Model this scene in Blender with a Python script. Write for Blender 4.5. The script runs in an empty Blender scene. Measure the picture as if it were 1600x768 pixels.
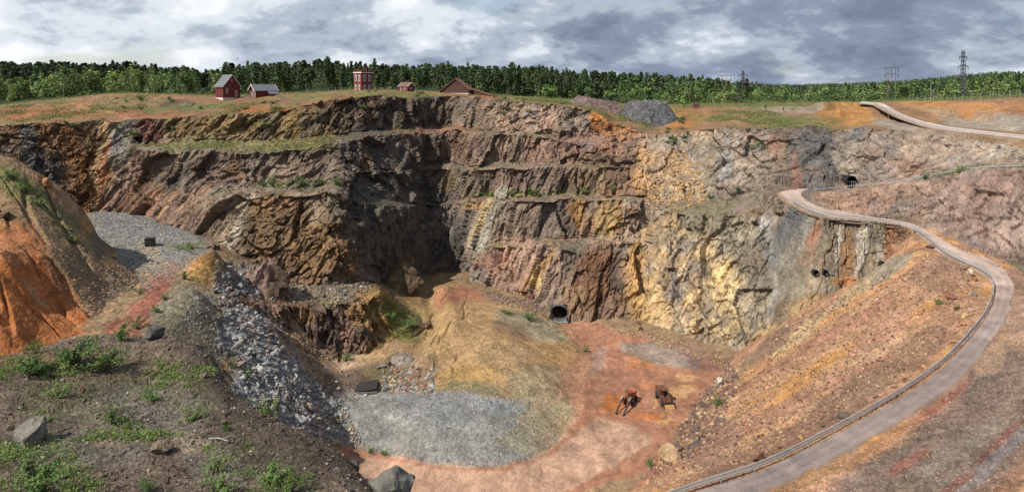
import bpy, bmesh, math, random
import numpy as np
from mathutils import Vector, Matrix

# ------------------------------------------------------------------ camera, sky, sun, exposure
SC = bpy.context.scene
COL = SC.collection
F = 953.0            # focal length in photograph pixels (1600 wide)
PY0 = 140.0          # horizon row in the photograph
CAMZ = 66.0          # camera height above the pit floor datum

cam_d = bpy.data.cameras.new('camera')
cam = bpy.data.objects.new('camera', cam_d); COL.objects.link(cam)
cam.location = (0, 0, CAMZ); cam.rotation_euler = (math.radians(90), 0, 0)
cam_d.sensor_fit = 'HORIZONTAL'; cam_d.sensor_width = 36.0
cam_d.lens = F * 36.0 / 1600.0
cam_d.shift_y = -(384.0 - PY0) / 1600.0
cam_d.clip_start = 0.5; cam_d.clip_end = 30000
SC.camera = cam

SUN_EL = math.radians(47)
sdir = Vector((-0.80, -0.60, 0)).normalized()          # horizontal direction towards the sun
to_sun = Vector((sdir.x*math.cos(SUN_EL), sdir.y*math.cos(SUN_EL), math.sin(SUN_EL)))
sun_d = bpy.data.lights.new('sun', 'SUN'); sun_d.energy = 4.6; sun_d.angle = math.radians(0.5)
sun_d.color = (1.0, 0.94, 0.85)
sun = bpy.data.objects.new('sun', sun_d); COL.objects.link(sun)
sun.rotation_euler = to_sun.to_track_quat('Z', 'Y').to_euler()
sun.location = to_sun*300

world = bpy.data.worlds.new('World'); SC.world = world; world.use_nodes = True
nt = world.node_tree; nt.nodes.clear()
def wn(t, **k):
    n = nt.nodes.new(t)
    for a, b in k.items(): setattr(n, a, b)
    return n
def wl(a, b): nt.links.new(a, b)
def wmath(op, a, b=None, clamp=False):
    n = wn('ShaderNodeMath', operation=op, use_clamp=clamp)
    for i, v in enumerate((a, b)):
        if v is None: continue
        if isinstance(v, (int, float)): n.inputs[i].default_value = v
        else: wl(v, n.inputs[i])
    return n.outputs[0]
sky = wn('ShaderNodeTexSky', sky_type='NISHITA'); sky.sun_disc = False
sky.sun_elevation = SUN_EL; sky.sun_rotation = math.atan2(sdir.x, sdir.y)
sky.altitude = 200; sky.air_density = 1.0; sky.dust_density = 1.5
bg_sky = wn('ShaderNodeBackground'); bg_sky.inputs[1].default_value = 0.10
wl(sky.outputs[0], bg_sky.inputs[0])
tc = wn('ShaderNodeTexCoord'); sep = wn('ShaderNodeSeparateXYZ'); wl(tc.outputs['Generated'], sep.inputs[0])
zz = wmath('ADD', wmath('MAXIMUM', sep.outputs[2], 0.0), 0.38)
cu = wmath('DIVIDE', sep.outputs[0], zz); cv = wmath('DIVIDE', sep.outputs[1], zz)
cmb = wn('ShaderNodeCombineXYZ'); wl(cu, cmb.inputs[0]); wl(cv, cmb.inputs[1])
def wnoise(scale, detail, rough, dist, off):
    m = wn('ShaderNodeMapping'); wl(cmb.outputs[0], m.inputs[0]); m.inputs['Location'].default_value = off
    n = wn('ShaderNodeTexNoise'); n.inputs['Scale'].default_value = scale; n.inputs['Detail'].default_value = detail
    n.inputs['Roughness'].default_value = rough; n.inputs['Distortion'].default_value = dist
    wl(m.outputs[0], n.inputs['Vector']); return n.outputs['Fac']
n1 = wnoise(3.1, 10, 0.6, 0.12, (3.1, 1.7, 0.4))       # cloud cells
n2 = wnoise(1.5, 5, 0.5, 0.2, (7.3, -2.2, 2.0))        # large lighter and darker decks
n3 = wnoise(1.8, 6, 0.55, 0.2, (-4.0, 9.0, 5.0))       # gaps
side = wmath('MULTIPLY', sep.outputs[0], -0.2)          # decks nearer the sun are lighter
br = wmath('ADD', wmath('ADD', wmath('MULTIPLY', n1, 1.25), wmath('MULTIPLY', n2, 0.75)), side)
ramp = wn('ShaderNodeValToRGB'); wl(wmath('ADD', wmath('MULTIPLY', wmath('SUBTRACT', br, 1.0), 1.2), 0.48), ramp.inputs[0])
cr = ramp.color_ramp; cr.interpolation = 'EASE'
cr.elements[0].position = 0.16; cr.elements[0].color = (0.17, 0.205, 0.29, 1)
cr.elements[1].position = 0.86; cr.elements[1].color = (0.86, 0.88, 0.90, 1)
for p, c in ((0.34, (0.23, 0.28, 0.37, 1)), (0.50, (0.40, 0.46, 0.54, 1)), (0.66, (0.66, 0.71, 0.77, 1))):
    e = cr.elements.new(p); e.color = c
bg_cl = wn('ShaderNodeBackground'); bg_cl.inputs[1].default_value = 0.84; wl(ramp.outputs[0], bg_cl.inputs[0])
gap = wn('ShaderNodeMapRange'); wl(n3, gap.inputs[0]); gap.inputs[1].default_value = 0.33; gap.inputs[2].default_value = 0.42
gap.inputs[3].default_value = 0.45; gap.inputs[4].default_value = 1.0
mixw = wn('ShaderNodeMixShader'); wl(gap.outputs[0], mixw.inputs[0]); wl(bg_sky.outputs[0], mixw.inputs[1]); wl(bg_cl.outputs[0], mixw.inputs[2])
wo = wn('ShaderNodeOutputWorld'); wl(mixw.outputs[0], wo.inputs[0])

SC.view_settings.view_transform = 'Standard'
SC.view_settings.look = 'None'
SC.view_settings.exposure = 0.45; SC.view_settings.gamma = 1.0
SC.render.engine = 'CYCLES'
SC.cycles.max_bounces = 5; SC.cycles.diffuse_bounces = 3; SC.cycles.transparent_max_bounces = 4

# ------------------------------------------------------------------ small helpers
rng = np.random.default_rng(11)
random.seed(5)
ALB = 0.66
def lin(rgb, k=ALB):
    c = np.asarray(rgb, float)/255.0
    c = c*0.78+c.mean()*0.22
    l = np.where(c <= 0.04045, c/12.92, ((c+0.055)/1.055)**2.4)
    return np.minimum(l*k, 0.8)
def W(px, py, Y):
    """photograph pixel + distance -> point of the place"""
    px = np.asarray(px, float); py = np.asarray(py, float); Y = np.asarray(Y, float)
    return np.stack([(px-800.0)/F*Y, Y, CAMZ-(py-PY0)/F*Y], -1)
def WH(px, py, H):
    py = np.asarray(py, float); H = np.asarray(H, float)
    return W(px, py, F*H/(py-PY0))
def smooth(a, b, x):
    t = np.clip((x-a)/(b-a), 0, 1); return t*t*(3-2*t)
def curve(pts, x, k=1):
    p = np.array(sorted(pts), float)
    return np.interp(x, p[:, 0], p[:, k])
def gsm(a, s):
    n = int(s*3)+1; k = np.exp(-0.5*(np.arange(-n, n+1)/s)**2); k /= k.sum()
    return np.convolve(np.pad(a, n, mode='edge'), k, mode='valid')

def _hash(ix, iy, iz, seed):
    """integer lattice -> 0..1 (uint32 arrays)"""
    h = ix*np.uint32(374761393)+iy*np.uint32(668265263)+iz*np.uint32(1440662683)+np.uint32(seed*974711 & 0xffffffff)
    h = (h ^ (h >> np.uint32(13)))*np.uint32(1274126177)
    h = (h ^ (h >> np.uint32(16)))*np.uint32(2246822519)
    return ((h ^ (h >> np.uint32(15))) & np.uint32(0xffffff)).astype(np.float32)*np.float32(1/16777215.0)
def _u(a): return a.astype(np.int32).view(np.uint32)
def vnoise(p, seed=0):
    p = np.asarray(p, np.float32); i = np.floor(p); f = p-i
    u = f*f*f*(f*(f*6-15)+10)
    X = [_u(np.ascontiguousarray(i[..., k])) for k in range(3)]; one = np.uint32(1)
    ux, uy, uz = u[..., 0], u[..., 1], u[..., 2]
    def lerp(a, b, t): return a+(b-a)*t
    r = []
    for c in (0, 1):
        z = X[2]+one*c
        a = lerp(_hash(X[0], X[1], z, seed), _hash(X[0]+one, X[1], z, seed), ux)
        b = lerp(_hash(X[0], X[1]+one, z, seed), _hash(X[0]+one, X[1]+one, z, seed), ux)
        r.append(lerp(a, b, uy))
    return lerp(r[0], r[1], uz)*2-1
def fbm(p, oct=4, seed=0, gain=0.5):
    r = 0; a = 1.0; t = 0
    for o in range(oct):
        r = r+a*vnoise(p*(2.03**o)+o*17.3, seed+o); t += a; a *= gain
    return r/t
def facet(p, seed=0, tilt=1.0):
    """blocky jointed-rock field: every Worley cell is a plane with its own height and tilt"""
    p = np.asarray(p, np.float32); i = np.floor(p); f = [np.ascontiguousarray((p-i)[..., k]) for k in range(3)]
    X = [_u(np.ascontiguousarray(i[..., k])) for k in range(3)]
    best = np.full(p.shape[:-1], 9e9, np.float32); code = np.zeros(best.shape, np.int8)
    for a in (-1, 0, 1):
        for b in (-1, 0, 1):
            for c in (-1, 0, 1):
                j = [X[k]+np.uint32(o & 0xffffffff) for k, o in enumerate((a, b, c))]
                h = _hash(j[0], j[1], j[2], seed); h2 = (h*57.31) % 1; h3 = (h*911.7) % 1
                d = (f[0]-(a+0.15+0.7*h))**2+(f[1]-(b+0.15+0.7*h2))**2+(f[2]-(c+0.15+0.7*h3))**2
                m = d < best; best[m] = d[m]; code[m] = (a+1)*9+(b+1)*3+(c+1)
    o = [code//9-1, (code//3) % 3-1, code % 3-1]
    j = [X[k]+o[k].astype(np.int32).view(np.uint32) for k in range(3)]
    h = _hash(j[0], j[1], j[2], seed); v = _hash(j[0], j[1], j[2], seed+3)*2-1
    if tilt:
        hs = (h, (h*57.31) % 1, (h*911.7) % 1)
        for k in range(3):
            v = v+tilt*(f[k]-(o[k]+0.15+0.7*hs[k]))*(_hash(j[0], j[1], j[2], seed+4+k)*2-1)
    return v.astype(np.float32)

def set_props(o, label=None, cat=None, group=None, kind=None):
    if label: o['label'] = label
    if cat: o['category'] = cat
    if group: o['group'] = group
    if kind: o['kind'] = kind
    return o
def mesh_np(name, V, Fc, mat, cols=None, smoothed=False, attrs=None):
    """V (n,3); Fc (m,3) or (m,4)"""
    me = bpy.data.meshes.new(name)
    V = np.ascontiguousarray(V, np.float32); Fc = np.ascontiguousarray(Fc, np.int32)
    m, k = Fc.shape
    me.vertices.add(len(V)); me.vertices.foreach_set('co', V.ravel())
    me.loops.add(m*k); me.loops.foreach_set('vertex_index', Fc.ravel())
    me.polygons.add(m); me.polygons.foreach_set('loop_start', np.arange(0, m*k, k, dtype=np.int32))
    try: me.polygons.foreach_set('loop_total', np.full(m, k, np.int32))
    except Exception: pass
    me.polygons.foreach_set('use_smooth', np.full(m, bool(smoothed)))
    if cols is not None:
        a = me.color_attributes.new('Col', 'FLOAT_COLOR', 'POINT')
        c4 = np.ones((len(V), 4), np.float32); c4[:, :3] = cols
        a.data.foreach_set('color', c4.ravel())
    for kx, v in (attrs or {}).items():
        a = me.attributes.new(kx, 'FLOAT', 'POINT'); a.data.foreach_set('value', np.ascontiguousarray(v, np.float32))
    me.update(calc_edges=True); me.validate()
    if mat: me.materials.append(mat)
    return me
def obj(name, me, parent=None):
    o = bpy.data.objects.new(name, me); COL.objects.link(o)
    if parent: o.parent = parent
    return o
def empty(name, loc=(0, 0, 0), rz=0.0):
    o = bpy.data.objects.new(name, None); COL.objects.link(o)
    o.location = loc; o.rotation_euler = (0, 0, rz); o.empty_display_size = 0.3
    return o

# ------------------------------------------------------------------ materials
def ground_mat(name, cell=2.2, speck=0.45, bump=0.5, fine=6.0, nscale=0.6, bdist=0.25):
    m = bpy.data.materials.new(name); m.use_nodes = True
    t = m.node_tree; N = t.nodes; L = t.links
    b = N['Principled BSDF']; b.inputs['Roughness'].default_value = 0.92; b.inputs['Specular IOR Level'].default_value = 0.15
    at = N.new('ShaderNodeAttribute'); at.attribute_name = 'Col'
    co = N.new('ShaderNodeTexCoord')
    v = N.new('ShaderNodeTexVoronoi'); v.inputs['Scale'].default_value = cell; L.new(co.outputs['Object'], v.inputs['Vector'])
    sp = N.new('ShaderNodeSeparateColor'); L.new(v.outputs['Color'], sp.inputs[0])
    n1 = N.new('ShaderNodeTexNoise'); n1.inputs['Scale'].default_value = nscale; n1.inputs['Detail'].default_value = 5; n1.inputs['Roughness'].default_value = 0.65
    L.new(co.outputs['Object'], n1.inputs['Vector'])
    n2 = N.new('ShaderNodeTexNoise'); n2.inputs['Scale'].default_value = fine; n2.inputs['Detail'].default_value = 3
    L.new(co.outputs['Object'], n2.inputs['Vector'])
    def mr(src, a, bb, c, d):
        r = N.new('ShaderNodeMapRange'); L.new(src, r.inputs[0])
        for i, x in enumerate((a, bb, c, d)): r.inputs[i+1].default_value = x
        return r.outputs[0]
    f1 = mr(sp.outputs[0], 0, 1, 1-speck, 1+speck); f2 = mr(n1.outputs['Fac'], 0.3, 0.7, 0.72, 1.28); f3 = mr(n2.outputs['Fac'], 0.3, 0.7, 0.8, 1.2)
    def mul(a, c):
        q = N.new('ShaderNodeMath'); q.operation = 'MULTIPLY'; L.new(a, q.inputs[0]); L.new(c, q.inputs[1]); return q.outputs[0]
    f = mul(mul(f1, f2), f3)
    vm = N.new('ShaderNodeVectorMath'); vm.operation = 'SCALE'; L.new(at.outputs['Color'], vm.inputs[0]); L.new(f, vm.inputs['Scale'])
    L.new(vm.outputs[0], b.inputs['Base Color'])
    ad = N.new('ShaderNodeMath'); ad.operation = 'SUBTRACT'; L.new(n2.outputs['Fac'], ad.inputs[0]); L.new(v.outputs['Distance'], ad.inputs[1])
    bp = N.new('ShaderNodeBump'); bp.inputs['Strength'].default_value = bump; bp.inputs['Distance'].default_value = bdist
    L.new(ad.outputs[0], bp.inputs['Height']); L.new(bp.outputs[0], b.inputs['Normal'])
    return m
def plain(name, rgb, rough=0.8, metal=0.0, var=0.25, scale=3.0, bump=0.0, k=1.0):
    m = bpy.data.materials.new(name); m.use_nodes = True
    t = m.node_tree; N = t.nodes; L = t.links; b = N['Principled BSDF']
    b.inputs['Roughness'].default_value = rough; b.inputs['Metallic'].default_value = metal
    c = lin(rgb, k)
    co = N.new('ShaderNodeTexCoord'); n = N.new('ShaderNodeTexNoise'); n.inputs['Scale'].default_value = scale; n.inputs['Detail'].default_value = 6
    L.new(co.outputs['Object'], n.inputs['Vector'])
    r = N.new('ShaderNodeValToRGB'); L.new(n.outputs['Fac'], r.inputs[0])
    r.color_ramp.elements[0].position = 0.3; r.color_ramp.elements[1].position = 0.7
    r.color_ramp.elements[0].color = tuple(np.clip(c*(1-var), 0, 1))+(1,); r.color_ramp.elements[1].color = tuple(np.clip(c*(1+var), 0, 1))+(1,)
    L.new(r.outputs[0], b.inputs['Base Color'])
    if bump:
        bp = N.new('ShaderNodeBump'); bp.inputs['Strength'].default_value = bump; L.new(n.outputs['Fac'], bp.inputs['Height']); L.new(bp.outputs[0], b.inputs['Normal'])
    return m
def leaf_mat(name, trans=0.25):
    m = bpy.data.materials.new(name); m.use_nodes = True
    t = m.node_tree; N = t.nodes; L = t.links; b = N['Principled BSDF']
    b.inputs['Roughness'].default_value = 0.7; b.inputs['Specular IOR Level'].default_value = 0.2
    at = N.new('ShaderNodeAttribute'); at.attribute_name = 'Col'
    oi = N.new('ShaderNodeObjectInfo'); r = N.new('ShaderNodeMapRange'); L.new(oi.outputs['Random'], r.inputs[0]); r.inputs[3].default_value = 0.75; r.inputs[4].default_value = 1.3
    vm = N.new('ShaderNodeVectorMath'); vm.operation = 'SCALE'; L.new(at.outputs['Color'], vm.inputs[0]); L.new(r.outputs[0], vm.inputs['Scale'])
    L.new(vm.outputs[0], b.inputs['Base Color'])
    tr = N.new('ShaderNodeBsdfTranslucent'); L.new(vm.outputs[0], tr.inputs[0])
    mx = N.new('ShaderNodeMixShader'); mx.inputs[0].default_value = trans
    L.new(b.outputs[0], mx.inputs[1]); L.new(tr.outputs[0], mx.inputs[2]); L.new(mx.outputs[0], N['Material Output'].inputs[0])
    return m
M_ROCK = ground_mat('rock_face', cell=0.9, speck=0.14, bump=0.6, fine=2.6, nscale=0.35, bdist=0.5)
M_GRAVEL = ground_mat('gravel', cell=1.6, speck=0.34, bump=0.55, fine=4.0, nscale=0.25, bdist=0.35)
M_SOIL = ground_mat('soil', cell=2.4, speck=0.24, bump=0.4, fine=5.0, nscale=0.22, bdist=0.25)
M_NEAR = ground_mat('near_soil', cell=9.0, speck=0.45, bump=0.45, fine=22.0, nscale=1.2, bdist=0.07)
M_ROAD = ground_mat('road_dirt', cell=5.0, speck=0.08, bump=0.25, fine=9.0, nscale=0.3, bdist=0.06)
M_STONE = ground_mat('stone', cell=1.3, speck=0.12, bump=0.7, fine=6.0, nscale=1.2, bdist=0.15)
M_LEAF = leaf_mat('leaves')
M_NEEDLE = leaf_mat('needles', 0.1)
M_BARK = plain('bark', (95, 80, 70), 0.9, k=0.7)
M_BIRCH = plain('birch_bark', (165, 162, 152), 0.8, k=0.7)
M_RED = plain('falu_red_boards', (128, 42, 38), 0.85, var=0.2, k=0.75)
M_WHITE = plain('white_paint', (225, 222, 212), 0.6, var=0.05, k=0.8)
M_ROOF = plain('grey_roofing', (98, 100, 108), 0.7, var=0.15, k=0.8)
M_FLOOR = ground_mat('packed_floor', cell=1.2, speck=0.07, bump=0.2, fine=3.0, nscale=0.18, bdist=0.15)
M_TILE = plain('brown_roofing', (120, 80, 66), 0.8, var=0.2, k=0.8)
M_GLASS = plain('window_glass', (60, 66, 74), 0.15, var=0.1, k=0.8)
M_STEEL = plain('galvanised_steel', (156, 158, 160), 0.5, 0.15, var=0.12, k=0.9)
M_LATTICE = plain('pylon_steel', (80, 82, 90), 0.7, 0.3, k=0.8)
M_WOOD = plain('weathered_wood', (110, 98, 88), 0.9, k=0.8)
M_RUST = plain('rusty_steel', (120, 66, 42), 0.85, 0.1, var=0.45, scale=5.0, k=0.8)
M_ORANGE = plain('faded_orange_paint', (196, 92, 48), 0.7, var=0.3, scale=3.0, k=0.8)
M_DARK = plain('dark_iron', (42, 38, 36), 0.7, var=0.3, k=0.9)
M_TYRE = plain('tyre_rubber', (45, 42, 40), 0.9, var=0.3, k=0.9)
M_TUNNEL = plain('tunnel_rock', (70, 64, 60), 0.95, var=0.3, k=0.6)
M_CONC = plain('concrete', (205, 200, 188), 0.85, var=0.1, k=0.8)
M_WIRE = plain('wire', (90, 94, 100), 0.6, 0.3, k=0.9)

# ------------------------------------------------------------------ terrain toolkit
def tps(ctrl):
    """thin-plate spline of depth-below-camera over the plan; ctrl rows (X, Y, H)"""
    c = np.array(ctrl, float); xy = c[:, :2]/40.0; n = len(c)
    def phi(r2): return np.where(r2 > 1e-12, r2*np.log(r2+1e-12), 0)
    A = np.zeros((n+3, n+3)); d2 = ((xy[:, None]-xy[None])**2).sum(-1)
    A[:n, :n] = phi(d2)+np.eye(n)*0.004
    A[:n, n] = 1; A[:n, n+1:] = xy; A[n, :n] = 1; A[n+1:, :n] = xy.T
    s = np.linalg.solve(A, np.r_[c[:, 2], 0, 0, 0])
    def f(X, Y):
        q = np.stack([X, Y], -1)/40.0; sh = q.shape[:-1]; q = q.reshape(-1, 2); out = np.zeros(len(q))
        for k in range(n): out += s[k]*phi(((q-xy[k])**2).sum(1))
        out += s[n]+q@s[n+1:]
        return out.reshape(sh)
    return f
def ctrl_h(lst):
    """(px, py, H) -> (X, Y, H)"""
    r = []
    for px, py, H in lst:
        Y = F*H/(py-PY0); r.append(((px-800)/F*Y, Y, H))
    return r
def ctrl_y(lst):
    """(px, Y, H) -> (X, Y, H)"""
    return [((px-800)/F*Y, Y, H) for px, Y, H in lst]
def screen(P):
    Y = np.maximum(P[..., 1], 1.0)
    return 800+F*P[..., 0]/Y, PY0+F*(CAMZ-P[..., 2])/Y
def normals(P):
    du = np.gradient(P, axis=1); dv = np.gradient(P, axis=0)
    n = np.cross(du, dv); n /= np.maximum(np.linalg.norm(n, axis=-1, keepdims=True), 1e-9)
    flip = (n[..., 2:3] < 0) & (np.abs(n[..., 2:3]) > 0.05)
    return np.where(flip, -n, n)
def paint(col, px, py, P, blobs, warp=14.0, wscale=0.16, seed=3):
    q = P*wscale
    wx = px+warp*fbm(q, 3, seed); wy = py+warp*0.7*fbm(q+31.7, 3, seed+9)
    for cx, cy, rx, ry, ang, c, st in blobs:
        R = max(rx, ry)*1.3+warp
        m = (np.abs(px-cx) < R) & (np.abs(py-cy) < R)
        if not m.any(): continue
        a = math.radians(ang); dx = wx[m]-cx; dy = wy[m]-cy
        u = (dx*math.cos(a)+dy*math.sin(a))/rx; v = (-dx*math.sin(a)+dy*math.cos(a))/ry
        w = st*smooth(1.25, 0.7, np.sqrt(u*u+v*v))[..., None]
        col[m] = col[m]*(1-w)+lin(c)*w
    return col
def grid_faces(R, C, keep=None):
    i = np.arange(R*C).reshape(R, C)
    q = np.stack([i[:-1, :-1], i[:-1, 1:], i[1:, 1:], i[1:, :-1]], -1)
    if keep is not None: q = q[keep]
    return q.reshape(-1, 4)
PATCH = {}
def emit_grid(name, P, col, mat, keep=None, kind='structure', smoothed=False):
    R, C = P.shape[:2]; q = grid_faces(R, C, keep)
    used = np.zeros(R*C, bool); used[q.ravel()] = True
    idx = np.cumsum(used)-1
    me = mesh_np(name, P.reshape(-1, 3)[used], idx[q], mat, col.reshape(-1, 3)[used], smoothed)
    o = obj(name, me); set_props(o, kind=kind); return o

def polymask(poly, px, py):
    poly = np.array(poly, float); m = np.zeros(px.shape, bool); n = len(poly)
    for a in range(n):
        x0, y0 = poly[a]; x1, y1 = poly[(a+1) % n]
        m ^= ((y0 > py) != (y1 > py)) & (px < (x1-x0)*(py-y0)/((y1-y0) if y1 != y0 else 1e-9)+x0)
    return m
def paint_poly(col, px, py, P, polys, warp=5.0, wscale=0.3, seed=5, soft=3.0):
    wx = px+warp*fbm(P*wscale, 4, seed); wy = py+warp*0.6*fbm(P*wscale+31.7, 4, seed+9)
    for poly, c, st in polys:
        w = 0
        for ox, oy in ((0, 0), (soft, 0), (-soft, 0), (0, soft*.6), (0, -soft*.6)): w = w+polymask(poly, wx+ox, wy+oy)/5.0
        w = (w*st)[..., None]; col[:] = col*(1-w)+lin(c)*w
    return col
# ------------------------------------------------------------------ the haul road (edges first: the ground is levelled under it)
ROAD_PAIRS = [((1000, 800, 54.6), (1040, 838, 54.6)), ((1080, 767, 53.2), (1128, 796, 53.2)), ((1194, 735, 51.5), (1222, 756, 51.5)), ((1307, 676, 50), (1334, 697, 50)),
 ((1405, 621, 47.5), (1428, 643, 47.5)), ((1470, 576, 45.5), (1497, 595, 45.5)), ((1506, 540, 43.5), (1538, 548, 43.5)),
 ((1544, 494, 41.5), (1574, 498, 41.5)), ((1557, 453, 40), (1586, 455, 40)), ((1548, 428, 39), (1583, 424, 39)),
 ((1510, 413, 38), (1557, 405, 38)), ((1481, 403, 37), (1510, 389, 37)), ((1453, 378, 36), (1476, 373, 36)),
 ((1434, 360, 35), (1450, 356, 35)), ((1412, 353, 34.2), (1416, 345, 34.2)), ((1360, 347, 33), (1362, 339, 33)),
 ((1300, 341, 32), (1302, 328, 32)), ((1265, 332, 31), (1274, 315, 31)), ((1238, 318, 30.3), (1258, 304, 30.3)),
 ((1216, 302, 29.7), (1262, 295, 29.7)), ((1224, 297, 29.4), (1308, 290.5, 29.4))]
UPPER_PAIRS = [((1338, 160.5, 5.7), (1342, 158.5, 5.7)), ((1366, 162, 6.1), (1386, 160.5, 6.1)), ((1380, 170, 7.6), (1400, 167, 7.6)), ((1403, 182, 9.9), (1416, 177, 9.9)), ((1437, 194, 12.0), (1446, 187, 12.0)),
 ((1476, 202, 12.8), (1486, 197.5, 12.8)), ((1544, 210, 13.1), (1556, 206.5, 13.1)), ((1600, 216, 13.3), (1612, 212, 13.3)), ((1700, 226, 13.6), (1716, 222, 13.6))]
def road_edges(pairs, step=1.2):
    o = np.array([WH(*a) for a, b in pairs]); i = np.array([WH(*b) for a, b in pairs])
    mid = (o+i)/2; s = np.r_[0, np.cumsum(np.linalg.norm(np.diff(mid, axis=0), axis=1))]
    n = int(s[-1]/step); t = np.linspace(0, s[-1], n)
    f = lambda A: np.stack([gsm(np.interp(t, s, A[:, k]), 3.0) for k in range(3)], -1)
    return f(o), f(i)
ROADS = {}
for nm, prs in (('haul', ROAD_PAIRS), ('upper', UPPER_PAIRS)): ROADS[nm] = road_edges(prs)
def level_roads(P, which, pad=1.6, drop=0.30, lim=None):
    """pull the ground just under the road surface along the road corridor"""
    for nm in which:
        o, i = ROADS[nm]; mid = (o+i)/2; hw = np.linalg.norm((o-i)[:, :2], axis=1)/2
        flat = P.reshape(-1, 3)
        lo = mid[:, :2].min(0)-9; hi = mid[:, :2].max(0)+9
        sel = np.where((flat[:, 0] > lo[0]) & (flat[:, 0] < hi[0]) & (flat[:, 1] > lo[1]) & (flat[:, 1] < hi[1]))[0]
        for s0 in range(0, len(sel), 20000):
            ii = sel[s0:s0+20000]; p = flat[ii]
            d2 = ((p[:, None, :2]-mid[None, :, :2])**2).sum(-1); k = d2.argmin(1)
            d = np.sqrt(d2[np.arange(len(ii)), k]); h = hw[k]; zr = mid[k, 2]
            near = np.abs(p[:, 2]-zr) < (3.2 if lim is None else lim.reshape(-1)[ii])
            w = smooth(h+pad+1.5, h+pad*0.5, d)*near
            flat[ii, 2] = p[:, 2]*(1-w)+(zr-drop)*w
    return P
def dist_to_path(P, path):
    flat = P.reshape(-1, 3); out = np.empty(len(flat))
    for s0 in range(0, len(flat), 30000):
        out[s0:s0+30000] = np.sqrt(((flat[s0:s0+30000, None, :2]-path[None, :, :2])**2).sum(-1).min(1))
    return out.reshape(P.shape[:-1])

# ------------------------------------------------------------------ pit walls: a loft through toe, bench and rim lines
CX = np.arange(-100, 1701, 1.6)
T_ = [(-100,330,174),(0,335,180),(100,332,189),(145,330,196),(200,334,194),(250,357,184),(290,378,173),(340,402,160),(400,420,157),(450,440,157),(500,442,159),(540,444,163),(560,446,170),(610,452,188),(660,450,202),(700,445,207),(735,450,204),(770,462,194),(830,472,184),(850,474,180.5),(860,477,177.6),(888,480,177.6),(900,486,178),(930,494,176),(1000,514,170),(1060,535,160),(1110,555,153),(1160,570,148),(1200,560,146),(1250,520,145),(1300,500,143),(1360,480,141),(1440,440,136),(1480,430,135),(1560,428,129),(1700,434,124)]
CC = [(-100,262,184),(0,270,189),(100,275,198),(150,278,202),(200,285,199),(250,325,189),(285,347,180),(320,320,176),(350,307,175),(400,304,175),(450,303,175),(500,301,175),(528,300,176),(545,311,179),(570,321,186),(620,321,200),(660,318,211),(700,316,216),(740,314,211),(800,313,203),(850,313,200),(920,311,199),(980,309,199),(1010,313,198),(1040,331,191),(1080,336,187),(1130,337,181),(1190,333,174),(1208,306,175),(1216,302.5,174.5),(1238,319,161),(1265,333.5,152.5),(1300,342,150.5),(1360,348,151),(1412,354,152),(1436,362,150),(1460,383,143),(1510,408,135),(1560,418,132),(1700,430,127)]
CB = [(-100,258,184.5),(0,266,189.6),(100,271,198.7),(150,274,202.8),(200,281,199.8),(250,318,190.5),(285,332,183),(320,303,183),(350,294,184),(400,291,185),(450,290,184),(500,289,183),(528,289,182),(545,305,183),(570,315,189),(620,314,204),(660,312,216),(700,309,222),(740,307,217),(800,307,210),(850,307,207),(920,305,206),(980,303,206),(1010,306,204),(1040,322,198),(1080,320,197),(1130,312,192),(1190,298,186),(1215,293,186),(1240,292,184),(1262,302,176),(1280,314,171),(1302,326,164),(1362,337.5,160),(1416,343.5,160),(1452,354,156),(1478,371,148.5),(1512,387,142.5),(1560,402,138),(1600,410,136),(1700,423,131.5)]
BC = [[(550,268,195),(600,268,206),(640,266,213),(690,260,222),(760,262,217),(850,262,212),(920,260,211),(980,258,212),(1015,262,212)],
      [(1296,297,177),(1344,293,177.5),(1388,290,175.5),(1453,277,171.5),(1522,266,160.5),(1600,263,149),(1720,262,133)]]
BB = [[(550,262,198),(600,262,211),(640,260,218),(690,254,229),(760,256,224),(850,256,219),(920,254,218),(980,252,219),(1015,256,217)],
      [(1296,288.5,185),(1344,286,184.5),(1388,283,182.5),(1453,270,178.5),(1522,259,166.5),(1600,255,154),(1720,253,138)]]
AC = [[(200,233,206),(230,233,202),(300,237,196),(400,237,195),(470,234,196),(530,225,199),(560,214,206),(600,208,216),(640,208,222),(700,205,230),(760,207,228),(800,208,227),(850,212,226),(900,222,223),(930,232,221),(980,226,224),(1010,222,226),(1035,222,226)]]
AB = [[(200,226,211),(230,224,208),(300,221,208),(400,219,208),(470,217,208),(530,210,212),(560,205,216),(600,202,224),(640,199,230),(700,197,238),(760,199,238),(800,200,237),(850,202,236),(900,205,234),(930,208,233),(980,213,231),(1010,214,230),(1035,216,229)]]
DC = [[(732,392,206),(760,384,201),(800,382,194),(850,385,189.5),(880,388,187),(910,394,186),(930,382,188),(990,378,188),(1012,376,188)]]
DB = [[(732,384,209),(760,375,206),(800,374,200),(850,374,196),(880,375,195),(910,374,195),(930,372,194),(990,369,194),(1012,370,193)]]
R_ = [(-100,200,194),(0,196,200),(40,195,203),(100,192,208),(150,189,212),(200,187,214),(250,184,214),(300,182,213),(400,178,213),(440,172,213),(480,164,214),(530,153,216),(590,148,228),(640,153,235),(690,149,243),(720,149,244),(760,154,243),(810,158,243),(860,163,242),(900,168,241),(930,175,240),(955,190,238),(1000,203,236),(1030,212,233),(1060,208,232),(1110,200,228),(1160,202,222),(1220,201,216),(1270,195,212),(1300,204,210),(1340,201,208),(1400,202,204),(1440,209,197),(1500,217,184),(1560,224,169),(1600,229,158),(1700,240,141)]
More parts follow.
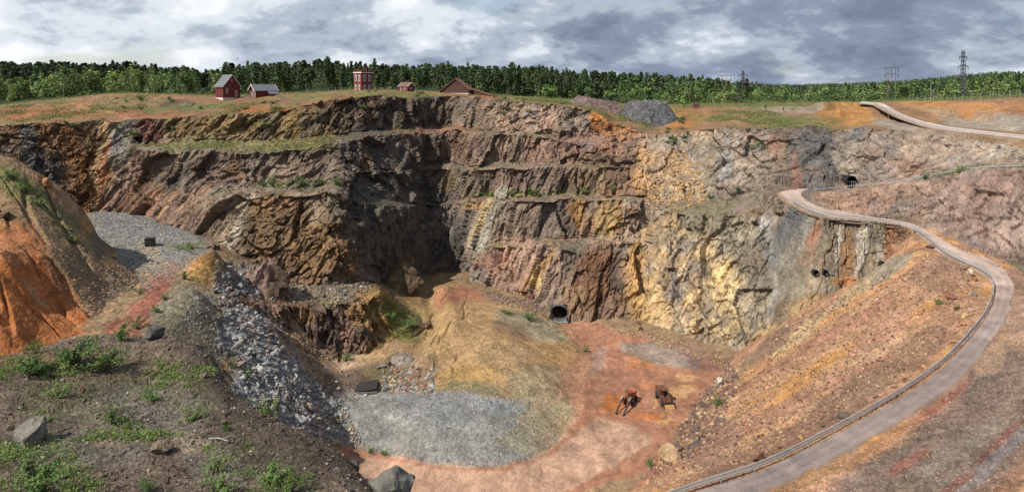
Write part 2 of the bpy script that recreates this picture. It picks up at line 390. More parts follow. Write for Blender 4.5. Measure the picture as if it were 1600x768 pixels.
P1_ = [(-100,172,226),(0,168,232),(60,160,245),(100,155,250),(180,147,256),(260,148,256),(300,153,252),(357,153,252),(420,150,252),(470,148,252),(530,143,255),(567,140,262),(640,142,265),(690,144,265),(760,150,262),(820,156,262),(900,161,268),(960,170,268),(1000,182,262),(1030,190,258),(1060,182,258),(1110,173,270),(1200,172,278),(1300,173,272),(1345,167,272),(1366,163,256),(1380,171,232),(1403,183.5,218),(1437,196.5,203),(1476,204,195),(1544,211.5,175),(1600,218,164),(1700,228,145)]
P2_ = [(-100,171,222),(0,167,240),(60,159,252),(180,146,264),(260,147,264),(357,152,262),(470,147,262),(567,139.5,268),(690,143,272),(820,155,270),(900,160,276),(960,166,278),(1030,184,268),(1060,176,268),(1110,168,282),(1200,165,292),(1300,167,288),(1345,163,285),(1384,161,276),(1402,168,256),(1420,177.5,250),(1446,186,248),(1486,196.5,216),(1556,206,191),(1612,211,178),(1700,221,158)]
P3_ = [(-100,166,285),(0,163,290),(100,153,295),(180,146,300),(357,149,300),(567,140,305),(760,147,305),(900,156,310),(1000,163,312),(1100,162,315),(1200,160,325),(1300,160,325),(1364,159.5,305),(1400,158,285),(1450,157,266),(1500,156,252),(1550,153,243),(1600,151,236),(1700,148,222)]
RECESS = 10.0*np.exp(-((CX-690)/52.0)**2)
def ev(l): return np.stack([gsm(curve(l, CX, 1), 3), gsm(curve(l, CX, 2), 5)+(RECESS if l[0][2] < 260 and l is not P1_ and l is not P2_ and l is not P3_ else 0)], 0)
base = {k: ev(v) for k, v in (('T', T_), ('Cc', CC), ('Cb', CB), ('R', R_), ('P1', P1_), ('P2', P2_), ('P3', P3_))}
jit = lambda sd: 5.0*fbm(np.stack([CX/34.0, 0*CX, 0*CX], -1), 3, sd)
for a_, b_2, sd in (('Cc', 'Cb', 61),):
    j_ = jit(sd)*smooth(1130, 1040, CX); base[a_][0] += j_; base[b_2][0] += j_*0.6
base['R'][0] += 2.2*fbm(np.stack([CX/30.0, 0*CX, 0*CX], -1), 3, 67)
ACT = {}
def seg(nm, segs, lo, hi, t):
    ACT[nm] = 0*CX
    v = base[lo]*(1-t)+base[hi]*t
    for s in segs:
        a, b = s[0][0], s[-1][0]
        w = smooth(a-14, a+16, CX)*smooth(b+14, b-16, CX)
        v = v*(1-w)+ev(s)*w; ACT[nm] = np.maximum(ACT[nm], w)
    base[nm] = v
seg('Dc', DC, 'T', 'Cc', 0.48); seg('Db', DB, 'T', 'Cc', 0.54)
seg('Bc', BC, 'Cb', 'R', 0.33); seg('Bb', BB, 'Cb', 'R', 0.37)
seg('Ac', AC, 'Cb', 'R', 0.68); seg('Ab', AB, 'Cb', 'R', 0.73)
for a_, b_2, sd in (('Dc', 'Db', 71), ('Bc', 'Bb', 73), ('Ac', 'Ab', 75)):
    j_ = jit(sd)*smooth(1130, 1040, CX); base[a_][0] += j_*1.2; base[b_2][0] += j_*0.5
for kk, (a_, b_2, lo_, hi_) in enumerate((('Dc', 'Db', 0, 1130), ('Cc', 'Cb', 300, 1040), ('Bc', 'Bb', 0, 1130), ('Ac', 'Ab', 545, 1100))):
    wv = np.clip(0.78+1.5*fbm(np.stack([CX/46.0, 0*CX+kk, 0*CX], -1), 3, 83+kk), 0.12, 1.5); wv = 1+(wv-1)*smooth(lo_-20, lo_+20, CX)*smooth(hi_+20, hi_-20, CX)
    base[b_2] = base[a_]+(base[b_2]-base[a_])*wv
b0 = base['T'].copy(); Hh = (b0[0]-PY0)*b0[1]/F+5; b0[1] -= 2.0; b0[0] = PY0+Hh*F/b0[1]; base['T0'] = b0
p4 = base['P3'].copy(); Hh = (p4[0]-PY0)*p4[1]/F; p4[1] = p4[1]+45; p4[0] = PY0+Hh*F/p4[1]; base['P4'] = p4
#        line  rows-to-next  rock   soil
ORDER = [('T0', 6, 1), ('T', 62, 1), ('Dc', 7, .25), ('Db', 60, 1), ('Cc', 10, .2), ('Cb', 44, 1), ('Bc', 6, .25), ('Bb', 44, 1), ('Ac', 9, .25), ('Ab', 44, 1), ('R', 30, .16), ('P1', 26, .03), ('P2', 30, .16), ('P3', 8, .03), ('P4', 0, 0)]
rows, rk, band = [], [], []
for k, (nm, n, r) in enumerate(ORDER):
    A = base[nm]
    if n == 0: rows.append(A); rk.append(r); band.append(k); break
    Bn = base[ORDER[k+1][0]]
    for j in range(n):
        t = j/n; rows.append(A*(1-t)+Bn*t); rk.append(r); band.append(k)
rows = np.array(rows); rk = np.array(rk); band = np.array(band)
PXg = np.broadcast_to(CX, (len(rows), len(CX))).copy(); PYg = rows[:, 0]; Yg = rows[:, 1]
P = W(PXg, PYg, Yg)
ACT['Cc'] = smooth(285, 330, CX)
RK = np.broadcast_to(gsm(rk, 1.2)[:, None], PXg.shape).copy()
BACT = np.zeros(PXg.shape)                        # where each bench really exists
for bi, nm_ in ((2, 'Dc'), (4, 'Cc'), (6, 'Bc'), (8, 'Ac')):
    kk = np.where(np.isin(band, [bi-1, bi, bi+1]))[0]
    RK[kk] = RK[kk]*ACT[nm_]+(1-ACT[nm_])*1.0
    BACT[band == bi] = ACT[nm_]
# softer, rubble-covered stretches of the wall
soft = smooth(985, 1030, PXg)*smooth(1135, 1100, PXg)*smooth(335, 320, PYg)
soft = np.maximum(soft, smooth(540, 575, PXg)*smooth(700, 660, PXg)*smooth(285, 320, PYg)*0.5)
RK *= 1-0.6*soft
calm = smooth(1190, 1215, PXg)*(1-smooth(1215, 1245, PXg)*smooth(290, 315, PYg)*smooth(350, 335, PYg))
RK *= 1-0.35*calm
RK *= 1-0.68*smooth(1190, 1212, PXg)*smooth(1300, 1265, PXg)*smooth(325, 345, PYg)*smooth(475, 455, PYg)                                  # smoother pinkish walls on the right
Nn = normals(P); sN = Nn.copy(); sN[..., 2] *= 0.5
def frame(v):
    st = Vector(v).normalized(); ax = Vector((st.z, 0.08, -st.x)).normalized(); ay = st.cross(ax).normalized(); ax = ay.cross(st)
    return np.stack([P@np.array(ax), P@np.array(ay), P@np.array(st)], -1)
wl_ = smooth(690, 600, PXg)[..., None]; wr_ = smooth(1000, 1150, PXg)[..., None]
Q = frame((0.50, 0.10, 0.86))*wl_+frame((0.36, 0.10, 0.93))*(1-wl_)
Q = Q*(1-wr_)+frame((0.16, 0.05, 0.98))*wr_
Qw = Q+0.3*np.stack([fbm(P*0.12+5, 2, 41), fbm(P*0.12+55, 2, 42), fbm(P*0.12+95, 2, 43)], -1)
d = 2.5*facet(Qw/np.array([9.0, 9.0, 24.0]), 101, 1.5)
d = d+1.35*facet(Qw/np.array([3.4, 3.4, 12.0]), 201, 1.4)
fine_ = 1-0.6*smooth(545, 575, PXg)*smooth(700, 660, PXg)-0.85*smooth(1190, 1212, PXg)*smooth(1300, 1265, PXg)*smooth(325, 345, PYg)*smooth(475, 455, PYg)
d = d+fine_*0.62*facet(Qw/np.array([1.4, 1.4, 5.0]), 301, 1.4)
d = d+fine_*0.26*facet(Qw/np.array([0.62, 0.62, 1.8]), 351, 1.4)
d = d+1.2*fbm(P/16.0, 3, 7)+0.05*(rng.random(d.shape)-0.5)
notch = np.abs(fbm(Qw/np.array([3.2, 3.2, 22.0]), 2, 88)); d = d-1.6*smooth(0.10, 0.0, notch)
taper = np.ones_like(d)
P = P+sN*(d*RK*0.62)[..., None]
blim = np.select([np.isin(band, [4, 6]), band == 5, band >= 10], [3.2, 1.3, 3.5], 0.35)[:, None]+0*PXg
level_roads(P, ['haul'], lim=blim*(PXg < 1432), drop=0.12)
level_roads(P, ['haul'], pad=2.2, lim=3.4*(PXg >= 1432), drop=0.55)
level_roads(P, ['upper'], pad=4.0, drop=0.06, lim=blim)
# ---- rock colours; the back corner also has shade and sunlight painted in
colW = np.empty(P.shape); colW[:] = lin((132, 112, 98))
BW = [
 (60,260,150,90,0,(122,92,62),1),(70,265,30,28,0,(84,82,86),.9),(45,215,14,40,0,(96,98,104),.8),(75,215,10,38,0,(150,104,62),.6),(110,230,16,60,0,(140,92,52),.7),(128,290,14,60,0,(128,84,48),.7),
 (165,245,14,70,8,(186,150,100),.8),(188,225,12,50,0,(150,146,136),.85),(185,265,14,40,0,(148,140,126),.7),(165,270,8,50,10,(186,112,66),.7),(230,205,20,22,0,(122,72,62),.7),(270,205,26,20,0,(126,104,72),.8),
 (330,200,60,22,0,(142,116,74),.9),(380,195,14,20,20,(178,150,100),.6),(420,198,50,26,0,(128,104,62),.8),(480,190,55,36,0,(132,106,60),.9),(560,180,60,34,0,(98,80,66),.95),(650,178,60,30,0,(94,82,74),.95),(585,197,20,10,0,(112,78,66),.7),
 (250,300,80,70,0,(138,108,94),.9),(205,310,10,50,32,(166,116,84),.5),(225,320,8,50,35,(186,124,84),.5),(248,325,6,55,35,(176,128,86),.45),(265,272,30,26,-40,(104,98,88),.9),(300,270,36,26,0,(112,100,94),.8),(325,268,22,20,0,(120,94,84),.7),(372,265,16,22,0,(138,104,66),.8),(430,258,60,28,0,(128,110,98),.8),(440,262,12,24,24,(150,124,108),.7),(500,255,40,30,0,(112,96,84),.8),
 (300,225,90,8,0,(118,116,70),.9),(420,227,100,9,0,(124,120,66),.95),(280,235,60,4,0,(124,116,106),.8),
 (300,330,36,30,-40,(140,114,104),.8),(345,360,16,60,32,(172,152,128),.8),(368,355,8,60,28,(168,160,148),.85),(395,370,22,50,0,(106,94,76),.8),(440,360,50,70,0,(126,98,68),.9),(500,390,50,70,0,(136,102,66),.95),(420,325,40,14,0,(142,106,70),.7),(490,325,12,24,0,(164,146,122),.6),(520,325,18,22,0,(138,122,104),.7),(540,400,18,50,0,(142,106,66),.8),
 (440,296,110,7,0,(138,118,110),.8),(470,289,60,4,0,(96,112,54),.7),
 (620,330,90,110,0,(90,85,82),1),(580,235,50,40,0,(96,88,84),.9),(575,250,5,40,0,(126,96,60),.7),(650,300,60,50,0,(88,84,82),1),(640,370,60,60,0,(90,85,82),1),(600,310,44,10,0,(112,105,98),.7),(690,380,40,60,0,(90,86,86),.95),(630,425,28,28,0,(130,106,78),.5),(690,345,14,30,0,(112,108,106),.7),  # grey rock darkened to deepen the corner's shade; tan blob is painted sunlight
 (680,240,40,30,0,(108,92,84),.9),(700,235,10,30,15,(170,140,122),.6),(735,230,30,28,0,(136,106,90),.8),(715,222,14,20,0,(112,84,72),.7),(690,203,60,7,0,(150,96,80),.8),(640,203,30,5,0,(132,92,78),.7),
 (770,235,30,28,0,(142,118,106),.9),(808,240,20,16,0,(84,74,70),.5),(830,250,18,16,0,(156,126,116),.9),(880,235,70,26,-14,(144,110,98),.95),(960,225,40,18,-18,(158,114,94),.9),(920,250,60,10,0,(142,116,92),.7),
 (770,180,50,24,0,(148,124,104),.9),(830,185,60,22,0,(160,134,116),.9),(855,190,16,16,0,(172,134,120),.7),(900,188,26,20,0,(126,112,104),.9),(735,178,20,22,0,(112,98,86),.8),(945,188,26,18,30,(206,126,48),1),(940,200,20,10,0,(150,92,52),.7),(975,205,30,9,15,(176,116,62),.8),
 (850,282,90,20,0,(122,102,94),.9),(720,285,40,22,0,(108,98,90),.9),(700,285,14,20,0,(128,106,62),.6),(940,280,50,22,0,(140,112,88),.8),(1000,250,30,44,0,(134,106,92),.8),(985,268,8,22,20,(120,84,74),.7),(840,303,100,5,0,(112,116,62),.75),(970,300,40,8,0,(152,112,78),.7),
 (700,340,26,26,0,(116,104,96),.8),(745,320,16,8,0,(196,146,76),.8),(765,350,24,60,26,(158,154,144),.95),(752,345,5,50,26,(196,166,104),.8),(792,345,22,44,24,(136,118,104),.8),(850,340,46,34,0,(120,104,96),.95),(905,330,16,22,0,(180,126,62),.8),(915,355,14,18,0,(156,118,96),.8),(945,340,20,34,0,(178,142,86),.85),(970,345,10,34,0,(190,144,78),.7),(990,350,8,30,0,(132,84,70),.8),(880,376,90,6,0,(148,116,100),.9),(960,372,34,8,0,(168,140,110),.8),
 (800,420,56,50,-28,(166,130,114),1),(800,400,30,16,-20,(186,150,128),.7),(862,420,26,40,32,(148,122,110),.9),(900,405,22,30,35,(108,98,90),.95),(838,425,6,50,36,(176,132,78),.8),(835,445,4,18,0,(226,196,110),.7),(770,420,12,40,35,(164,112,98),.7),(750,440,24,20,0,(140,138,134),.8),(930,430,34,50,30,(126,86,64),.95),(965,440,16,40,0,(98,80,76),.8),(900,470,30,26,20,(150,116,84),.8),(950,475,34,24,0,(122,90,72),.8),(985,420,12,40,0,(150,104,84),.7),
 (1030,270,34,60,-16,(200,150,84),.9),(1010,290,22,36,-30,(190,140,80),.8),(1060,295,44,28,0,(196,158,106),.8),(1068,255,20,30,-8,(206,158,90),.8),(1085,275,20,40,10,(176,146,106),.6),(1045,225,30,14,0,(196,158,92),.8),(1060,200,40,14,0,(172,122,72),.9),(1100,215,30,12,0,(196,164,120),.7),(1105,260,28,40,0,(160,138,104),.7),(1085,325,60,14,0,(120,116,72),.7),
 (1025,420,50,110,0,(196,148,78),.9),(1075,460,70,100,0,(214,172,98),.85),(1050,370,24,34,0,(204,164,96),.7),(1065,385,30,16,0,(150,146,136),.7),(1100,350,40,22,0,(132,124,96),.8),(1110,410,22,40,15,(226,182,96),.9),(1150,390,44,50,0,(148,136,112),.9),(1090,430,16,30,10,(116,100,88),.6),(1050,440,12,34,10,(156,122,106),.8),(1105,505,14,28,0,(148,118,98),.7),(1130,440,26,40,25,(228,186,96),.9),(1160,500,44,60,15,(206,172,104),.9),(1180,480,30,40,0,(160,148,126),.7),(1200,540,24,40,0,(216,176,92),.85),(1150,545,40,30,0,(168,142,106),.7),(1200,355,14,26,10,(222,216,200),.9),(1210,365,8,24,0,(112,94,76),.6),(1170,360,26,24,0,(168,152,124),.8),(1185,330,30,8,0,(150,112,76),.8),
 (1160,255,44,44,0,(168,144,126),.9),(1135,255,10,34,0,(150,150,150),.8),(1190,230,34,26,0,(170,134,114),.8),(1205,225,12,10,0,(196,124,96),.6),(1270,245,42,50,0,(112,108,112),1),(1245,270,8,34,0,(176,112,92),.5),(1325,240,26,44,0,(154,142,132),.9),(1342,210,14,16,30,(132,136,146),.8),(1400,245,70,44,0,(166,144,132),.95),(1450,225,60,20,0,(182,158,142),.5),(1520,240,90,34,0,(172,150,138),.95),(1560,235,40,16,0,(192,178,158),.5),(1400,262,40,14,0,(186,142,122),.7),
 (1360,310,100,26,0,(178,140,122),.95),(1450,310,60,36,0,(168,136,122),.9),(1480,330,26,40,30,(156,150,138),.8),(1540,330,90,70,0,(164,132,124),.95),(1545,330,14,70,12,(150,116,108),.7),(1580,350,40,50,0,(172,146,138),.8),(1410,285,40,8,0,(196,150,126),.6),
 (1320,400,130,60,0,(142,124,108),.95),(1240,400,40,80,22,(146,144,140),1),(1222,385,15,85,26,(116,120,128),1),(1262,400,12,60,20,(190,122,84),.85),(1245,410,30,40,20,(150,142,132),.6),(1290,395,16,50,5,(140,128,108),.8),(1312,385,4.5,44,12,(208,200,188),.85),(1347,388,5.5,46,10,(208,200,188),.85),(1357,380,3,36,12,(216,208,196),.8),(1328,400,12,40,5,(186,132,84),.7),(1365,385,10,40,0,(136,124,106),.7),(1390,385,14,44,0,(182,118,78),.85),(1375,395,6,36,0,(172,166,150),.6),(1420,375,24,30,0,(158,116,84),.8),(1440,383,9,12,0,(232,160,52),.95),(1260,440,60,24,0,(150,144,126),.8),(1325,438,24,8,0,(206,132,74),.8),(1275,490,34,26,0,(224,184,96),.9),(1250,480,50,20,0,(152,128,100),.6),
]
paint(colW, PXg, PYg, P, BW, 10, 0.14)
# rim soil and grass
tb = smooth(0, 1, (band[:, None] >= 10)*1.0+0*PXg)
rim = np.empty(P.shape); rim[:] = lin((164, 120, 84))
BR = [(80,178,90,12,0,(176,112,66),1),(150,168,60,10,0,(178,126,80),.9),(200,160,60,8,0,(150,126,84),.8),(280,165,34,9,0,(108,84,72),.9),(240,178,60,6,0,(168,100,62),.8),(380,165,50,8,0,(166,118,78),.9),(420,172,70,5,0,(190,104,48),.9),(500,155,50,6,0,(178,116,66),.9),(450,158,40,6,0,(150,106,80),.8),(600,146,60,4,0,(150,124,66),.8),(660,147,40,6,0,(156,124,72),.8),(20,190,60,5,0,(150,128,74),.8),(100,184,60,4,0,(158,130,76),.7),
 (745,150,50,6,0,(176,112,66),.9),(860,158,70,6,0,(132,126,66),.9),(1060,185,40,18,0,(186,124,66),1),(1110,175,30,10,0,(178,122,76),.9),(1160,180,50,14,0,(164,128,84),.9),(1200,178,40,8,20,(142,132,80),.8),(1250,172,60,6,0,(172,150,126),.9),(1330,182,44,16,0,(206,140,66),1),(1300,185,30,14,0,(190,130,68),.9),(1270,190,20,8,0,(188,150,104),.7),(1400,196,40,8,10,(160,144,124),.9),(1460,208,60,8,8,(172,152,132),.8),(1560,220,50,8,0,(176,146,112),.8),
 (1440,172,40,12,20,(190,140,88),.9),(1480,180,40,12,15,(178,146,112),.9),(1460,164,50,8,0,(196,134,72),.9),(1530,168,50,8,5,(206,138,76),.95),(1560,190,70,14,5,(174,158,138),1),(1590,168,30,8,0,(188,126,72),.8),(1500,192,30,10,10,(168,152,128),.8)]
paint(rim, PXg, PYg, P, BR, 6, 0.1, 23)
gr = fbm(P*0.06, 4, 61)+0.5*fbm(P*0.5, 2, 66)
gmask = smooth(0.02, 0.32, gr+0.12*smooth(760, 800, PXg)*smooth(930, 900, PXg))*smooth(1335, 1290, PXg)*0.8
gmask = np.maximum(gmask, (band[:, None] >= 12)*smooth(-0.3, 0.2, gr)*smooth(1340, 1300, PXg)); gmask = np.maximum(gmask, (band[:, None] >= 13)*0.9+0*PXg)
rim = rim*(1-gmask[..., None])+lin((118, 124, 62))*gmask[..., None]
rim *= (0.86*(1+0.3*fbm(P*0.35, 4, 68)))[..., None]
colW = np.where(band[:, None, None] >= 10, rim, colW)
# strata tints: rusty, dark and pale streaks that follow the bedding
s1 = fbm(Qw/np.array([2.0, 2.0, 30.0]), 3, 141); s2 = fbm(Qw/np.array([5.0, 5.0, 40.0]), 3, 171); s3 = facet(Qw/np.array([1.6, 1.6, 5.0]), 191, 0.0)
isrock = (band[:, None] < 10)*1.0
k = 1+isrock*(0.28*s1+0.26*s2+0.16*s3)
colW *= (np.clip(k, 0.4, 1.7)*(1+0.2*isrock)*(1+isrock*0.07*rng.normal(size=k.shape)))[..., None]
rust = smooth(0.18, 0.5, s2+0.4*fbm(P/9, 3, 151))*isrock*0.30*smooth(1460, 1380, PXg)
colW = colW*(1-rust[..., None])+colW.mean(-1, keepdims=True)*np.array([1.5, 0.95, 0.6])*rust[..., None]
wmix = (isrock*0.13)[..., None]; colW = colW*(1-wmix)+colW.mean(-1, keepdims=True)*wmix
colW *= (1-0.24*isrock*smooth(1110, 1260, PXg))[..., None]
colW *= 1+isrock[..., None]*np.array([0.05, 0.0, -0.11])
mt = (isrock*smooth(990, 1040, PXg)*smooth(1230, 1190, PXg)*smooth(-0.12, 0.3, fbm(Qw/np.array([3.0, 3.0, 9.0]), 4, 157))*0.78)[..., None]
colW = colW*(1-mt)+lin((150, 130, 106))*mt
yz = (0.2*isrock*smooth(990, 1030, PXg)*smooth(1230, 1190, PXg))[..., None]; colW = colW*(1-yz)+colW.mean(-1, keepdims=True)*yz
gry = smooth(0.15, 0.45, fbm(Qw/np.array([7, 7, 26]), 3, 155))*isrock*0.4
colW = colW*(1-gry[..., None])+colW.mean(-1, keepdims=True)*np.array([0.98, 0.97, 1.0])*gry[..., None]
# moss and grass on the benches
flatb = BACT*smooth(1200, 1150, PXg)
mo = flatb*smooth(0.0, 0.4, fbm(P*0.22, 3, 91))*0.5
colW = colW*(1-mo[..., None])+lin((108, 112, 58))*mo[..., None]
# ---- openings cut into the wall
HOLES = [(1330, 284.5, 6.5, 7.5), (1274, 425, 3.0, 3.0), (1289, 424.5, 2.6, 3.0), (1378, 413, 2.4, 4.0), (213.5, 218, 3.5, 4.0)]
keepW = np.ones((P.shape[0]-1, P.shape[1]-1), bool)
pcx = PXg[:-1, :-1]; pcy = PYg[:-1, :-1]
for hx, hy, hw, hh in HOLES: keepW &= ~((np.abs(pcx-hx) < hw) & (np.abs(pcy-hy) < hh))
keepW &= ~((np.abs(pcx-873.5) < 11.0) & (pcy > 476) & (pcy < 530))
PATCH['wall'] = (P, PXg, PYg, band)
bq = band[:-1, None]+0*pcx
wallq = bq < 10
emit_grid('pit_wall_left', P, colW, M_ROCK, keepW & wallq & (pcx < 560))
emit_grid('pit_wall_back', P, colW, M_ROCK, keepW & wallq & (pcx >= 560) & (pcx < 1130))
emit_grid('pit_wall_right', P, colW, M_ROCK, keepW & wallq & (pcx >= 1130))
emit_grid('rim_ground', P, colW, M_SOIL, keepW & ~wallq)
PW, CWall = P, colW

# ------------------------------------------------------------------ heightfield patches
def polar(px0, px1, dpx, Y0, Y1, n):
    cx = np.arange(px0, px1, dpx); iy = np.linspace(1/Y0, 1/Y1, n); Yv = 1/iy
    PX, YY = np.meshgrid(cx, Yv); return PX, YY, (PX-800)/F*YY
def patch(ctrl, px0, px1, dpx, Y0, Y1, n, rough):
    PX, YY, XX = polar(px0, px1, dpx, Y0, Y1, n)
    H = tps(ctrl)(XX, YY); Pp = np.stack([XX, YY, CAMZ-H], -1)
    Pp[..., 2] += rough(Pp)
    return Pp

# ---- pit floor, gravel bench on the left, rubble slope
FL = ctrl_h([(100,332,40),(145,330,39.6),(200,332,39.4),(250,355,40),(320,395,40.3),(229,455,39.2),(187,506,39.2),(167,518,39.2),(130,545,39.2),(240,400,39.6),(300,380,40),(280,420,39.8),(335,418,39.6),(250,475,38.2),(285,458,37.0),(312,452,37.4),(235,505,39),(330,480,41.8),(352,520,44.3),(365,560,46.6),(385,605,49.3),(345,430,41.2),(370,455,44.5),(392,495,45.2),(408,525,47.2),(430,560,49.8),(470,597,55),(440,640,53.2),(500,655,59),(400,440,46.5),(440,452,48.5),(300,560,42),(270,540,40),(420,650,51.6),(530,668,63),(500,620,58.5),
 (520,568,62.2),(560,566,62.2),(610,545,62),(600,590,63.8),(560,615,64.2),(640,600,63.6),(540,625,62.3),(620,620,61.8),(700,618,61.2),(660,560,61.2),(690,545,60.3),(712,505,59.6),(700,470,60.8),(693,450,62),(655,520,63),(650,490,62.8),(640,470,62),(675,470,63),(730,470,61.6),(745,500,60),(780,530,59.6),(830,560,60.8),(780,580,60),(850,610,62.5),(905,590,65),(915,550,65.4),(890,515,66.2),(872,501,67),(800,495,62.4),(770,468,62.5),(830,478,63.2),(740,450,63),(715,448,63.2),
 (560,650,62),(640,680,62.6),(700,650,61.6),(760,680,62.6),(820,715,65),(620,705,65.2),(560,690,65),(550,725,66),(700,755,66.4),(880,670,65.6),(940,620,65.6),(980,632,65.6),(1040,630,65.6),(1000,540,65.6),(950,520,65.5),(1060,560,65.2),(1100,580,64.8),(1150,575,64),(930,720,66),(1030,690,65),(1000,520,65),(850,760,66.6),(1060,640,65)]
 )+ctrl_y([(700,80,68),(1000,85,66.5),(400,80,50),(200,80,42),(520,92,62.5),(1100,110,66),(1250,130,66),(600,175,58),(650,205,64.5),(700,215,64.5),(800,195,63.5),(905,184,64.6),(845,184,64.4),(1000,176,65),(550,170,55),(450,165,50),(350,165,42),(1150,155,64.5),(300,60,49),(450,60,56),(150,60,45),(600,62,65),(720,60,68),(60,60,43)])
def rough_floor(p):
    px, py = screen(p)
    rub = smooth(320, 345, px)*smooth(520, 480, px)*smooth(395, 420, py)
    r = 0.28*fbm(p/3.0, 4, 301)+(0.25+1.0*rub)*facet(p/np.array([1.7, 1.7, 99]), 303, 0.8)*(0.12+0.22*rub)
    gul = np.abs(fbm(p/np.array([3.0, 16.0, 99.0]), 2, 305))
    msk = smooth(640, 700, px)*smooth(760, 700, px)*smooth(440, 470, py)*smooth(600, 560, py)
    r = r-0.7*msk*smooth(0.14, 0.0, gul)
    return r
PF = patch(FL, 90, 1260, 1.7, 84, 216, 360, rough_floor)
# low berm that bounds the sunken track
fpx, fpy = screen(PF)
berm = np.array([WH(*q) for q in [(694,450,62),(700,470,61),(712,500,60),(705,530,60.3),(680,556,61),(655,575,61.6)]])
bt = np.linspace(0, len(berm)-1, 80); bermp = np.stack([np.interp(bt, np.arange(len(berm)), berm[:, k]) for k in range(3)], -1)
db = dist_to_path(PF, bermp); PF[..., 2] += 1.1*np.exp(-(db/2.4)**2)
tr = np.array([WH(*q) for q in [(668,455,63.2),(676,490,63.4),(680,515,63.2),(655,545,63.2),(615,572,63.2)]])
trp = np.stack([np.interp(np.linspace(0, 4, 60), np.arange(5), tr[:, k]) for k in range(3)], -1)
dt_ = dist_to_path(PF, trp); PF[..., 2] -= 1.2*np.exp(-(dt_/1.7)**2)
# ochre heap on the bench
hp = WH(330, 418, 39.8); hd = np.hypot(PF[..., 0]-hp[0], (PF[..., 1]-hp[1])*0.8); PF[..., 2] += np.maximum(0, 4.2-hd*0.72)*smooth(0, 0.8, 4.2-hd*0.72+0.4)
fpx, fpy = screen(PF)
colF = np.empty(PF.shape); colF[:] = lin((168, 134, 96))
BF = [(220,370,110,50,0,(146,143,134),1),(230,350,90,26,0,(150,148,142),.8),(235,395,16,24,-30,(182,164,132),.9),(262,425,12,18,15,(182,122,98),.8),(245,452,16,20,35,(178,106,88),1),(215,490,22,18,40,(180,112,90),1),(190,515,30,14,20,(150,92,70),.9),(205,440,16,10,0,(150,128,80),.8),(170,400,20,14,0,(152,132,96),.7),(290,385,34,6,0,(136,146,84),.7),(325,425,36,26,0,(176,134,72),1),(310,412,22,8,-30,(206,136,70),.8),
 (290,490,56,46,0,(150,138,112),1),(318,485,22,26,30,(142,140,128),.5),(270,500,26,18,-40,(126,120,92),.7),(320,540,50,50,0,(130,118,94),.9),(375,567,30,12,0,(176,152,76),.8),
 (400,470,70,50,40,(156,140,126),1),(385,440,40,24,0,(154,146,138),.8),(420,520,40,40,40,(156,128,104),.8),(395,490,14,34,-30,(152,98,70),.7),(380,520,40,40,35,(152,152,152),.9),(420,600,60,60,30,(160,162,164),1),(460,630,60,40,0,(160,160,162),1),(500,650,40,16,10,(190,166,132),.8),
 (560,600,60,26,0,(130,104,82),1),(640,600,40,26,0,(150,118,98),.9),(600,585,30,14,0,(138,126,80),.7),(560,560,60,12,-15,(190,158,122),.9),(600,548,40,10,-20,(196,154,104),.9),
 (650,500,40,50,0,(164,128,78),.9),(640,505,30,26,40,(120,124,62),.7),(690,500,34,60,10,(186,148,92),1),(690,465,12,20,0,(198,128,92),.9),(725,462,34,14,0,(188,116,84),.95),(750,478,20,6,0,(196,134,78),.8),
 (790,540,110,70,15,(198,154,100),1),(830,510,60,16,20,(178,164,132),.9),(800,515,34,12,20,(142,108,78),.7),(800,560,60,26,0,(184,148,100),.7),(880,560,40,20,20,(198,152,84),.7),(720,590,60,20,-10,(196,152,84),.8),(850,600,60,30,0,(176,156,116),.8),(740,605,44,10,5,(142,140,104),.6),
 (690,668,170,52,4,(158,160,156),1),(560,650,60,40,0,(160,160,156),1),(600,650,70,34,0,(164,164,162),1),(780,660,60,34,-30,(166,160,138),.7),(760,640,60,16,15,(142,144,148),.6),(850,660,50,40,-40,(178,156,116),.8),(900,640,20,40,20,(182,154,112),.7),(720,630,100,14,4,(150,156,160),.8),
 (600,728,90,20,4,(206,158,130),1),(780,745,140,26,0,(214,170,138),1),(900,700,80,60,-35,(214,164,124),1),(970,600,100,70,0,(206,142,104),1),(930,530,50,26,25,(210,142,110),1),(1000,560,60,34,0,(196,134,104),.9),(1030,545,40,14,15,(166,156,142),.9),(1000,535,20,8,0,(170,158,140),.7),(1085,555,50,16,15,(156,112,98),.8),(1000,570,26,12,0,(226,144,84),.7),(955,630,16,22,30,(216,126,56),.9),(1000,600,18,6,0,(228,148,84),.8),(1040,655,16,6,0,(236,172,100),.9),(1024,632,4.5,8,0,(236,178,110),.9),(1060,610,30,8,-10,(230,172,108),.9),(1010,650,26,5,0,(222,120,56),.8),(925,600,10,30,0,(214,172,140),.6),(1080,640,26,60,25,(156,112,86),.9),(1030,680,24,24,0,(176,142,112),.8),(1000,720,80,18,-20,(186,118,84),.9),(1120,570,26,12,20,(148,104,92),.8)]
paint(colF, fpx, fpy, PF, BF, 8, 0.15, 33)
FAN = [(498,642),(545,624),(600,622),(655,618),(690,612),(730,622),(765,640),(800,655),(818,678),(838,712),(815,722),(760,726),(700,726),(640,716),(590,700),(560,690),(520,684),(490,668)]
paint_poly(colF, fpx, fpy, PF, [(FAN, (154, 151, 143), 1)], 16, .35, 39, 11.0)
